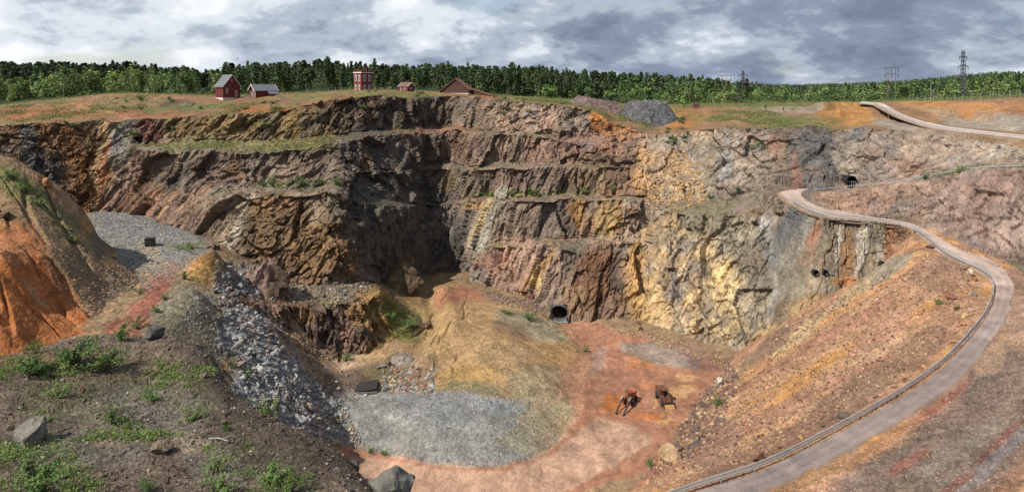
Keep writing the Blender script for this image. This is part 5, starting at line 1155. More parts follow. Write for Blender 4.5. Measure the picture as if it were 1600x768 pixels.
for k, (px, py, w, c, lb) in enumerate(((1508, 420, 14, (150, 118, 98), 'brown boulder just below the hairpin guard rail'), (1516, 428, 14, (214, 186, 138), 'pale yellow boulder below the hairpin guard rail'), (1524, 438, 12, (188, 106, 66), 'orange boulder below the pale yellow one at the hairpin'), (1486, 466, 22, (158, 98, 78), 'red slab on the upper talus'), (1521, 462, 12, (128, 124, 120), 'grey boulder near the top of the talus'), (1520, 486, 11, (206, 170, 120), 'tan boulder on the talus left of the hairpin'), (1507, 495, 12, (214, 178, 118), 'yellow boulder on the talus beside a green shrub'), (1506, 508, 9, (206, 134, 84), 'small orange boulder on the talus'), (1490, 535, 10, (196, 150, 108), 'small tan boulder on the lower talus'), (1453, 388, 12, (132, 108, 96), 'brown boulder beside the orange stain at the road bend'),
        (746, 432, 26, (138, 122, 112), 'large boulder fallen into the dark corner of the pit'), (736, 420, 18, (116, 110, 106), 'grey boulder stacked behind the large corner boulder'), (757, 440, 14, (142, 108, 92), 'reddish boulder right of the large corner boulder'), (827, 466, 16, (164, 112, 88), 'red boulder at the wall foot left of the culvert'), (995, 508, 16, (150, 118, 84), 'angular boulder at the wall foot right of the culvert'), (1000, 515, 12, (196, 154, 92), 'yellow boulder at the wall foot right of the culvert'), (1126, 597, 13, (226, 214, 190), 'white boulder at the top of the rubble gully'), (253, 706, 46, (150, 128, 104), 'flat tan slab on the near mound'), (200, 696, 30, (150, 134, 112), 'tan rock ledge left of the flat slab on the near mound'), (265, 745, 34, (142, 124, 102), 'brown slab near the bottom edge of the near mound'), (156, 745, 24, (150, 128, 102), 'tan slab at the bottom left of the near mound'), (80, 724, 17, (160, 136, 118), 'small pinkish stone right of the lower weeds'), (14, 672, 14, (138, 124, 112), 'small grey stone left of the large grey boulder'), (316, 590, 16, (168, 144, 118), 'small tan stone on the dark gravel lip'), (353, 662, 14, (140, 116, 94), 'small brown stone on the right of the near mound'))):
    boulder(px, py, w, c, lb, 50+k, squash=(1, .75, .45) if 'slab' in lb or 'ledge' in lb else (1, .8, .75))
# two standing outcrops below the terrace wall
def outcrop(px, py, Y, w, h, c1, c2, seed, label, lean=0.15, amp=1.0):
    V, Fc = rock_shape(seed, 4, 12, (1, 1, 1), 0.10)
    V = V*np.array([w/2, w/2*0.8, h/2]); V[:, 2] += h*0.32; t = np.clip(V[:, 2]/h, 0, 1); V[:, :2] *= (1.15-0.6*t)[:, None]; V[:, 0] += lean*V[:, 2]
    n = V/np.linalg.norm(V, axis=1, keepdims=True); V += amp*n*(1.0*facet(V/np.array([2.8, 2.8, 5])+seed, seed, 1.4)+0.45*facet(V/np.array([1.0, 1.0, 2.4]), seed+5, 1.3)+.2*facet(V/.5, seed+8, 1.2))[:, None]
    cc = np.where((V[:, 0] < 0.1*w)[:, None], lin(c1), lin(c2))*(1+.3*fbm(V/1.2, 3, seed))[:, None]  # lit left side and shaded right side are put into the colour
    o = obj('rock_outcrop', mesh_np('rock_outcrop', V, Fc, M_ROCK, cc)); o.location = Vector(W(px, py, Y)); set_props(o, label, 'outcrop'); return o
outcrop(420, 458, 146, 12.5, 13.0, (152, 120, 106), (116, 92, 72), 71, 'pointed rock pinnacle with its lit left side painted pink in front of the brown wall', -0.02, 0.55)
outcrop(626, 458, 188, 16.0, 15.0, (136, 108, 76), (110, 90, 66), 72, 'rock slab painted a sunlit tan in the shaded corner', 0.10, 0.25)  # its tan paints the pocket of sunlight low on the wall
outcrop(330, 398, 158, 4, 3.0, (160, 100, 86), (120, 96, 84), 73, 'small red rock on top of the ochre heap')

def weights(Pg):
    du = np.gradient(Pg, axis=1); dv = np.gradient(Pg, axis=0); return np.linalg.norm(np.cross(du, dv), axis=-1)
def pick(nm, mask_fn, n, g, jitter=True):
    Pg, px, py, bd = PATCH[nm]; m = mask_fn(px, py, Pg, bd)*weights(Pg)
    m = m.ravel(); i = g.choice(m.size, n, p=m/m.sum()); p = Pg.reshape(-1, 3)[i].copy()
    R, C = Pg.shape[:2]; j = np.minimum(i+1, m.size-1); q = Pg.reshape(-1, 3)[j]; p += (q-p)*g.random((n, 1))*0.9
    return p, i
def inpoly(poly):
    poly = np.array(poly, float)
    def f(px, py, P_, b):
        m = np.zeros(px.shape, bool); n = len(poly)
        for a in range(n):
            x0, y0 = poly[a]; x1, y1 = poly[(a+1) % n]
            c = ((y0 > py) != (y1 > py)); xx = (x1-x0)*(py-y0)/((y1-y0) if y1 != y0 else 1e-9)+x0
            m ^= c & (px < xx)
        return m*1.0
    return f
BASEV, BASEF = ICO[1]
def rock_stuff(name, label, jobs, seed, cat='stones'):
    g = np.random.default_rng(seed); Vs, Fs, Cs = [], [], []; off = 0
    for nm, fn, n, smin, smax, cols in jobs:
        p, _ = pick(nm, fn, n, g)
        s = smin*(smax/smin)**(g.random(n)**2.2)
        V = BASEV[None]*g.uniform(0.55, 1.1, (n, len(BASEV), 1))*g.uniform(0.5, 1.1, (n, 1, 3))
        a = g.uniform(0, 2*np.pi, n); ca, sa = np.cos(a)[:, None], np.sin(a)[:, None]
        x = V[..., 0]*ca-V[..., 1]*sa; y = V[..., 0]*sa+V[..., 1]*ca
        V = np.stack([x, y, V[..., 2]*0.8], -1)*s[:, None, None]*0.5; V += p[:, None]; V[..., 2] += (s*0.1)[:, None]
        ci = np.array([lin(c) for c in cols])[g.integers(0, len(cols), n)]*g.uniform(0.7, 1.3, (n, 1))
        Vs.append(V.reshape(-1, 3)); Cs.append(np.repeat(ci, len(BASEV), 0))
        Fs.append((BASEF[None]+(np.arange(n)*len(BASEV))[:, None, None]).reshape(-1, 3)+off); off += n*len(BASEV)
    o = obj(name, mesh_np(name, np.concatenate(Vs), np.concatenate(Fs), M_STONE, np.concatenate(Cs)))
    set_props(o, label, cat, kind='stuff'); return o
BASEV = BASEV[:]; 
# icosahedron for the small stones
_g = (1+5**.5)/2
BASEV = np.array([(-1, _g, 0), (1, _g, 0), (-1, -_g, 0), (1, -_g, 0), (0, -1, _g), (0, 1, _g), (0, -1, -_g), (0, 1, -_g), (_g, 0, -1), (_g, 0, 1), (-_g, 0, -1), (-_g, 0, 1)])/1.9
BASEF = np.array([(0, 11, 5), (0, 5, 1), (0, 1, 7), (0, 7, 10), (0, 10, 11), (1, 5, 9), (5, 11, 4), (11, 10, 2), (10, 7, 6), (7, 1, 8), (3, 9, 4), (3, 4, 2), (3, 2, 6), (3, 6, 8), (3, 8, 9), (4, 9, 5), (2, 4, 11), (6, 2, 10), (8, 6, 7), (9, 8, 1)])
GREY = [(166, 164, 160), (146, 143, 140), (190, 188, 184), (128, 125, 124), (176, 168, 156)]
WARM = [(176, 130, 96), (150, 104, 84), (196, 156, 110), (140, 100, 80), (204, 170, 128), (128, 92, 78)]
rubble_poly = inpoly([(335,402),(372,418),(400,450),(440,470),(420,500),(450,560),(500,600),(540,640),(520,680),(440,665),(385,620),(368,560),(352,500),(330,440)])
rubble_lo = inpoly([(380,570),(430,575),(500,610),(545,645),(520,690),(450,670),(395,630)])
rock_stuff('rubble_stones', 'grey broken rubble spilling from the bench into the pit', [('floor', rubble_poly, 3000, .25, 1.8, GREY+[(150,124,108)]), ('floor', rubble_lo, 4200, .2, 1.0, GREY), ('floor', inpoly([(470,630),(540,640),(570,700),(500,690)]), 500, .4, 1.1, GREY+[(206,166,110)]*3), ('floor', inpoly([(395,445),(470,485),(540,575),(590,610),(540,640),(470,600),(420,540)]), 900, .25, 1.2, GREY+WARM), ('floor', inpoly([(300,455),(350,500),(380,590),(340,560),(280,500)]), 420, .2, .8, GREY+[(134,122,100)]), ('outcrop', inpoly([(372,440),(600,430),(560,470),(440,480)]), 500, .35, 1.4, GREY+WARM)], 1)
rock_stuff('bench_gravel', 'loose grey gravel covering the left bench', [('floor', inpoly([(145,330),(205,332),(290,370),(330,395),(300,430),(262,440),(235,455),(180,415),(150,370)]), 4200, .25, .75, GREY), ('spoil', inpoly([(150,420),(200,410),(230,450),(190,500),(160,515),(120,480)]), 2200, .25, .7, WARM+[(150,132,112)]), ('spoil', inpoly([(60,330),(120,350),(160,420),(130,470),(60,400)]), 1200, .2, .6, WARM)], 2)
rock_stuff('fan_gravel', 'grey gravel fan on the pit floor', [('floor', inpoly([(490,640),(640,602),(790,612),(880,690),(770,732),(550,706)]), 4200, .15, .5, GREY), ('floor', inpoly([(600,570),(680,575),(675,615),(590,612)]), 700, .3, 1.3, GREY+WARM), ('floor', inpoly([(690,450),(900,500),(915,600),(800,620),(660,600)]), 2600, .12, .5, WARM+[(196,170,120)]*2), ('floor', inpoly([(920,510),(1150,560),(1090,700),(940,740)]), 500, .12, .4, WARM)], 3)
rock_stuff('talus_stones', 'red and ochre stones covering the right talus slope', [('talus', inpoly([(1440,395),(1530,450),(1500,530),(1180,720),(1020,745),(1100,620),(1250,500)]), 9500, .2, .8, WARM), ('talus', inpoly([(1130,560),(1160,590),(1110,700),(1020,740),(1050,690),(1090,620)]), 1900, .4, 1.7, WARM+[(112,92,84), (150,120,108)]), ('talus', inpoly([(1200,530),(1300,455),(1330,470),(1180,575)]), 900, .3, 1.0, [(140,120,100),(120,100,86),(176,150,116)]), ('talus', inpoly([(1200,768),(1500,590),(1600,480),(1640,768)]), 2600, .1, .32, [(206,186,164),(150,126,108),(190,164,140)])], 4)
def wall_b(bs, x0, x1, dens=1.0, y0=0, y1=999):
    return lambda px, py, P_, b: np.isin(b, bs)[:, None]*((px > x0) & (px < x1) & (py > y0) & (py < y1))*1.0
rock_stuff('bench_stones', 'fallen stones lying along the benches and the wall foot', [('wall', wall_b([2, 4, 6, 8], 200, 1180), 2600, .3, 1.2, [(132,112,98),(150,128,110),(110,94,84)]), ('wall', inpoly([(1040,232),(1060,226),(1092,270),(1112,318),(1060,330),(1000,318),(1022,280)]), 1100, .35, 1.8, [(214,168,104),(196,144,84),(168,128,96)]), ('floor', inpoly([(740,450),(900,485),(870,500),(780,475)]), 900, .3, 1.2, [(138,108,98),(150,126,112)]), ('floor', inpoly([(900,500),(1000,515),(1150,560),(1130,575),(1000,530)]), 700, .3, 1.1, [(190,150,100),(160,126,96)]), ('wall', wall_b([10, 12], 0, 1700), 2600, .15, .6, [(196,160,128),(172,132,100),(206,186,164)]), ('wall', wall_b([12], 1420, 1690), 1800, .15, .5, [(206,196,180),(176,160,144)]), ('wall', wall_b([4], 700, 1010), 300, .5, 1.4, [(176,140,110)])], 5)
rock_stuff('near_pebbles', 'brown pebbles strewn over the near mound', [('mound', lambda px, py, P_, b: (P_[..., 1] < 46)*1.0*(py > 520), 17000, .05, .24, [(128,108,90),(96,80,68),(150,128,106),(176,160,140),(110,92,78)])], 6)
# stones of the two rim heaps
for Pp, nm in HEAPS:
    PATCH['_h'] = (Pp, Pp[..., 0], Pp[..., 1], None)
    cs = [(146,124,116),(120,100,96),(164,144,134)] if Pp is HEAPS[0][0] else [(128,128,132),(84,82,86),(168,166,166),(100,98,102)]
    g0 = bpy.data.objects[[k for k in bpy.data.objects.keys() if k.startswith('stone_heap')][0 if Pp is HEAPS[0][0] else 1]]
    o = rock_stuff('heap_stones', None, [('_h', lambda px, py, P_, b: np.ones(px.shape), 2200, .45, 1.1, cs)], 7, None); o.parent = g0
# single blocks that can be told apart
g = np.random.default_rng(77)
ROCKS6 = {}
def blocks(nm, fn, n, smin, smax, cols, label, group, pal):
    p, _ = pick(nm, fn, n, g)
    for k in range(n):
        key = (pal, k % 6)
        if key not in ROCKS6: ROCKS6[key] = rock_me(200+k % 6+hash(pal) % 7*0, cols[k % len(cols)], 2, (1, .8, .65), 8)
        o = obj('rubble_block', ROCKS6[key]); s = smin*(smax/smin)**(g.random()**1.6)/2
        o.scale = (s, s*g.uniform(.7, 1), s*g.uniform(.7, 1)); o.rotation_euler = (g.uniform(-.5, .5), g.uniform(-.5, .5), g.uniform(0, 6.28))
        o.location = Vector(p[k])+Vector((0, 0, s*0.25)); set_props(o, label, 'block', group)
blocks('floor', rubble_poly, 70, 1.3, 2.9, GREY, 'angular grey block in the rubble spill below the gravel bench', 'blocks in the grey rubble spill', 'a')
blocks('floor', rubble_lo, 24, 1.2, 2.4, GREY, 'angular grey block in the pale rubble behind the near mound', 'blocks in the pale rubble', 'a')
blocks('talus', inpoly([(1130,560),(1155,590),(1110,690),(1040,730),(1060,690),(1100,620)]), 45, 1.2, 2.6, [(132,104,92),(150,112,94),(112,94,88)], 'reddish block in the gully along the foot of the talus', 'blocks at the talus foot', 'b')
blocks('floor', inpoly([(590,572),(680,575),(678,612),(600,618)]), 22, 1.0, 2.0, GREY, 'grey stone rimming the hollow beside the grey fan', 'stones around the hollow', 'a')
blocks('wall', inpoly([(1050,255),(1085,270),(1108,318),(1010,318),(1030,280)]), 30, 1.3, 3.2, [(214,168,104),(190,146,100)], 'ochre block in the rockfall below the orange rim', 'blocks in the ochre rockfall', 'c')
blocks('outcrop', inpoly([(440,430),(600,430),(560,462),(450,470)]), 22, 1.1, 2.3, [(140,128,114),(118,106,94)], 'grey brown block on the terrace under the brown wall', 'blocks on the terrace', 'd')

# ------------------------------------------------------------------ plants
def cards(c, sz, nrm_bias, g, droop=0.0):
    """leaf quads: centres c (n,3), sizes sz (n,) -> verts (n*4,3)"""
    n = len(c); d = g.normal(size=(n, 3))+nrm_bias; d /= np.linalg.norm(d, axis=1, keepdims=True)
    a = np.cross(d, g.normal(size=(n, 3))); a /= np.linalg.norm(a, axis=1, keepdims=True); b = np.cross(d, a)
    s = sz[:, None]
    return np.stack([c-a*s*.5, c+b*s*.32, c+a*s*.5, c-b*s*.32], 1).reshape(-1, 3)
def quad_idx(n): return np.arange(n*4).reshape(n, 4)
def conifer(seed, n=420):
    g = np.random.default_rng(seed); pine = seed % 3 == 0
    h = g.random(n)**0.8 if not pine else 1-g.random(n)**1.3*0.6
    h = 0.10+0.90*h if not pine else h
    rad = (g.uniform(.13, .2)*(1-h)**g.uniform(.6, .9)+0.012) if not pine else 0.14*np.sqrt(np.clip(1-((h-0.74)/0.28)**2, 0.04, 1))
    tier = 1+0.25*np.sin(h*70+seed); a = g.uniform(0, 2*np.pi, n); r = rad*np.sqrt(g.random(n))*tier*g.uniform(.7, 1.25, n)
    c = np.stack([r*np.cos(a), r*np.sin(a), h-r*0.35], -1)
    out = np.stack([np.cos(a)*.8, np.sin(a)*.8, np.full(n, 0.7)], -1)
    V = cards(c, g.uniform(.04, .085, n)*(420/max(n, 110))**.25, out, g)
    col = np.array(lin((68, 90, 50), .98))*g.uniform(.6, 1.35, (n, 1))*g.uniform(.75, 1.35)*np.array([1, 1, 1]); col[:, 0] *= g.uniform(.85, 1.2, n)
    return V, quad_idx(n), np.repeat(col, 4, 0)
def birch(seed, n=260, tone=(112, 138, 64)):
    g = np.random.default_rng(seed); k = 9
    cl = g.normal(size=(k, 3))*np.array([.13, .13, .22])+np.array([0, 0, .50]); ci = g.integers(0, k, n)
    c = cl[ci]+g.normal(size=(n, 3))*np.array([.075, .075, .09]); c[:, 2] = np.clip(c[:, 2], .06, 1.0)
    t = np.clip((c[:, 2]-.55)/.45, 0, 1); c[:, :2] *= (1-.6*t)[:, None]
    V = cards(c, g.uniform(.055, .11, n), np.array([0, -.2, .9])+(c-np.array([0, 0, .5]))*3, g)
    col = np.array(lin(tone, .95))*g.uniform(.6, 1.4, (n, 1)); col[:, 0] *= g.uniform(.8, 1.2, n)
    return V, quad_idx(n), np.repeat(col, 4, 0)
def trunk_me(bark, lean, r=0.014, top=0.92, limbs=0):
    bm = bmesh.new(); bm_tube(bm, [(0, 0, -.03), (lean*.3, 0, .35), (lean, 0, top)], [r, r*.75, r*.2], 6)
    for k in range(limbs):
        a = k*2.4; z = .35+.08*k; bm_tube(bm, [(lean*.4, 0, z), (lean*.4+.12*math.cos(a), .12*math.sin(a), z+.14)], [r*.4, r*.12], 4)
    me = bpy.data.meshes.new('trunk'); bm.to_mesh(me); bm.free(); me.materials.append(bark); return me
CON = [mesh_np('conifer_crown', *conifer(s)[:2], M_NEEDLE, conifer(s)[2]) for s in range(10, 22)]
BIR = [mesh_np('birch_crown', *birch(s, 260, t)[:2], M_LEAF, birch(s, 260, t)[2]) for s, t in zip(range(30, 36), ((112, 138, 64), (120, 146, 66), (98, 126, 58), (128, 150, 72), (104, 130, 62), (116, 138, 70)))]
TRC = [trunk_me(M_BARK, .01), trunk_me(M_BARK, -.015)]; TRB = [trunk_me(M_BIRCH, .03, .012, .85, 4), trunk_me(M_BIRCH, -.04, .012, .85, 4)]
g = np.random.default_rng(501)
TOP = [(-40,97),(0,97),(100,99),(200,102),(280,105),(325,112),(345,104),(390,97),(450,99),(500,96),(560,99),(620,102),(700,100),(760,104),(850,105),(900,112),(960,112),(1000,114),(1050,117),(1100,121),(1150,126),(1200,131),(1240,135),(1300,132),(1400,128),(1500,123),(1560,115),(1600,112),(1660,110)]
def tree_ground(px, Y):
    z = W(px, far_py(np.array([px]), np.array([Y]))[0], Y)[2] if Y > 318 else -99
    c = np.argmin(abs(CX-px)); k0 = 252
    yy = PW[k0:, c, 1]
    if Y <= yy[-1]: z = max(z, float(np.interp(Y, np.maximum.accumulate(yy), PW[k0:, c, 2])))
    return z
trees = []
def add(px, Y, h, kind):
    trees.append((px, Y, h, kind))
def topc(px, Y, z, jit): return max(4.0, ((140-curve(TOP, px))*Y/F+CAMZ-z)+jit)
def scat(n, x0, x1, Y0, Y1, kind, hmin, hmax, cap=True, full=False):
    for _ in range(n):
        px = g.uniform(x0, x1); Y = 1/g.uniform(1/Y1, 1/Y0); z = tree_ground(px, Y); hm = topc(px, Y, z, g.normal()*1.3-0.8)
        h = g.uniform(hmin, hmax)
        if full: h = hm*g.uniform(.78, 1.04) if hm < hmax*1.25 else h
        elif cap: h = min(h, hm)
        add(px, Y, h, kind)
scat(26, -30, 120, 290, 320, 'b', 9, 14); scat(60, -30, 335, 296, 335, 'b', 10, 16); scat(240, -30, 340, 345, 520, 'c', 13, 19, full=True); scat(420, -40, 345, 520, 820, 'c', 14, 20, full=True)
scat(170, 335, 810, 312, 345, 'c', 12, 18, full=True); scat(420, 335, 820, 345, 620, 'c', 13, 20, full=True); scat(14, 335, 800, 305, 316, 'b', 4, 7); scat(70, 340, 800, 330, 480, 'b', 9, 14)
scat(80, 790, 1200, 312, 350, 'b', 5, 11); scat(70, 960, 1120, 350, 440, 'b', 10, 14); scat(420, 800, 1200, 360, 760, 'c', 13, 19, full=True); scat(60, 800, 960, 318, 360, 'c', 11, 16, full=True)
scat(110, 1180, 1660, 318, 360, 'b', 6, 10); scat(260, 1180, 1660, 360, 560, 'b', 8, 12); scat(300, 1180, 1660, 560, 900, 'b', 9, 13, full=True); scat(26, 1550, 1660, 280, 320, 'b', 9, 13); scat(130, 1200, 1660, 380, 800, 'c', 9, 14, True)
scat(40, 1190, 1560, 340, 420, 'c', 7, 10)
for px, Y, h, k in ((1196, 276, 3.0, 'c'), (1224, 272, 2.2, 'c'), (492, 300, 5.5, 'b'), (1010, 300, 6, 'b'), (1070, 300, 7, 'b')): add(px, Y, h, k)
trees.sort(key=lambda t: -(t[2]/t[1])*(3 if t[1] < 360 else 1))
def zone(px, k):
    w = 'birch' if k == 'b' else 'conifer'; pl = 'birches' if k == 'b' else 'conifers'
    if px < 335: return w, ('leafy birch in the row of birches left of the tall red house' if k == 'b' else 'dark conifer in the wood left of the tall red house'), pl+' left of the tall red house'
    if px < 560: return w, ('small birch before the conifers between house and tower' if k == 'b' else 'dark conifer in the wood between tall red house and square tower'), pl+' between house and tower'
    if px < 800: return w, ('small birch before the conifers behind the cottage' if k == 'b' else 'dark conifer in the wood right of the square tower'), pl+' right of the tower'
    if px < 1200: return w, ('light green birch in the wood behind the stone heaps' if k == 'b' else 'dark conifer in the wood behind the stone heaps'), pl+' behind the stone heaps'
    return w, ('light green birch in the low wood at the right' if k == 'b' else 'dark conifer standing among the birches at the right'), pl+' at the right'
NIND = 290
for i, (px, Y, h, k) in enumerate(trees[:NIND]):
    nm, lb, gp = zone(px, k); z = tree_ground(px, Y)
    r = empty(nm+'_tree', ((px-800)/F*Y, Y, z-0.2), g.uniform(0, 6.28)); r.scale = (h*g.uniform(.85, 1.2),)*2+(h,); set_props(r, lb, 'tree', gp)
    if k == 'c': obj('trunk', TRC[i % 2], r); obj('crown', CON[i % 12], r)
    else: obj('trunk', TRB[i % 2], r); obj('crown', BIR[i % 6], r)
def single_out(objs, noun):
    """name the members of a group that can be told apart: outermost, tallest, biggest"""
    if len(objs) < 4: return
    o = sorted(objs, key=lambda q: q.location.x/q.location.y); big = sorted(objs, key=lambda q: -q.scale[2]/q.location.y)
    o[0]['label'] = 'leftmost '+o[0]['label']; o[-1]['label'] = 'rightmost '+o[-1]['label']
    for q, w_ in ((big[0], noun[0]), (big[-1], noun[1])):
        if q not in (o[0], o[-1]): q['label'] = w_+' '+q['label']
for gp in sorted({q['group'] for q in bpy.data.objects if q.get('category') in ('tree', 'block') and q.get('group')}):
    ms_ = [q for q in bpy.data.objects if q.get('group') == gp]
    single_out(ms_, ('tallest', 'smallest') if ms_[0]['category'] == 'tree' else ('largest', 'smallest'))
def forest(name, label, lst, temps, mat):
    Vs, Fs, Cs = [], [], []; off = 0
    for i, (px, Y, h, k) in enumerate(lst):
        V, Fc, cc = temps[i % len(temps)]; a = g.uniform(0, 6.28); w = h*g.uniform(.9, 1.3)
        x = (V[:, 0]*math.cos(a)-V[:, 1]*math.sin(a))*w; y = (V[:, 0]*math.sin(a)+V[:, 1]*math.cos(a))*w
        Vs.append(np.stack([x+(px-800)/F*Y, y+Y, V[:, 2]*h+tree_ground(px, Y)-0.3], -1)); Fs.append(Fc+off); off += len(V)
        Cs.append(cc*g.uniform(.55, 1.3)*np.array([g.uniform(.85, 1.15), 1, g.uniform(.85, 1.15)]))
    o = obj(name, mesh_np(name, np.concatenate(Vs), np.concatenate(Fs), mat, np.concatenate(Cs))); set_props(o, label, 'forest', kind='stuff')
rest = trees[NIND:]
def fat(f, s, n, k):
    V, q, c = f(s, n); V4 = V.reshape(-1, 4, 3); ce = V4.mean(1, keepdims=True); return ((V4-ce)*k+ce).reshape(-1, 3), q, c
forest('conifer_forest', 'dark conifer forest filling the background', [t for t in rest if t[3] == 'c'], [fat(conifer, 60+s, 110, 1.45) for s in range(6)], M_NEEDLE)
forest('birch_forest', 'light green birch wood in the background at the right', [t for t in rest if t[3] == 'b'], [fat(lambda a, b, t=t: birch(a, b, t), 80+s, 120, 1.5) for s, t in enumerate(((104, 128, 64), (96, 122, 60), (88, 112, 58), (112, 134, 68), (80, 104, 54), (100, 122, 66)))], M_LEAF)
far = []
for _ in range(1500):
    px = g.uniform(1150, 1700); Y = g.uniform(1300, 2700); far.append((px, Y, g.uniform(9, 15), 'c'))
for _ in range(700):
    px = g.uniform(-60, 1150); Y = g.uniform(800, 1400); far.append((px, Y, g.uniform(10, 15), 'c'))
forest('distant_forest', 'distant dark wooded hills on the horizon', far, [fat(conifer, 90+s, 26, 2.6) for s in range(4)], M_NEEDLE)

# shrubs: stems and leaves
def shrub_mes(seed, n=700, tone=(104, 132, 62)):
    g = np.random.default_rng(seed); k = 11
    tips = g.normal(size=(k, 3))*np.array([.34, .34, .16])+np.array([0, 0, .62]); tips[:, 2] = np.clip(tips[:, 2], .3, 1)
    t = g.random(n)**.5; i = g.integers(0, k, n); c = tips[i]*t[:, None]+g.normal(size=(n, 3))*.06*np.array([1, 1, .9]); c[:, 2] = np.abs(c[:, 2])+.02
    V = cards(c, g.uniform(.05, .10, n), np.array([0, 0, .8])+c, g)
    col = np.array(lin(tone, .85))*g.uniform(.6, 1.4, (n, 1)); col[:, 0] *= g.uniform(.75, 1.2, n)
    me = mesh_np('foliage', V, quad_idx(n), M_LEAF, np.repeat(col, 4, 0))
    bm = bmesh.new()
    for tp in tips: bm_tube(bm, [(0, 0, -.05), tuple(tp*.5+np.array([0, 0, .05])), tuple(tp*.95)], [.012, .009, .004], 4)
    ms = bpy.data.meshes.new('stem'); bm.to_mesh(ms); bm.free(); ms.materials.append(M_BARK)
    return me, ms
SHR = [shrub_mes(s, 800, t) for s, t in zip(range(300, 305), ((98, 130, 58), (110, 138, 60), (90, 122, 56), (120, 142, 70), (104, 128, 66)))]
def shrub(px, py, wpx, label, names, k, hk=1.0, group=None):
    p = surf(px, py, names); s = wpx*p.y/F*(1.08 if names[0] == 'mound' else 1.0)
    r = empty('shrub', tuple(p), k*1.3); r.scale = (s, s, s*hk); set_props(r, label, 'shrub', group)
    me, ms = SHR[k % 5]; obj('stem', ms, r); obj('foliage', me, r)
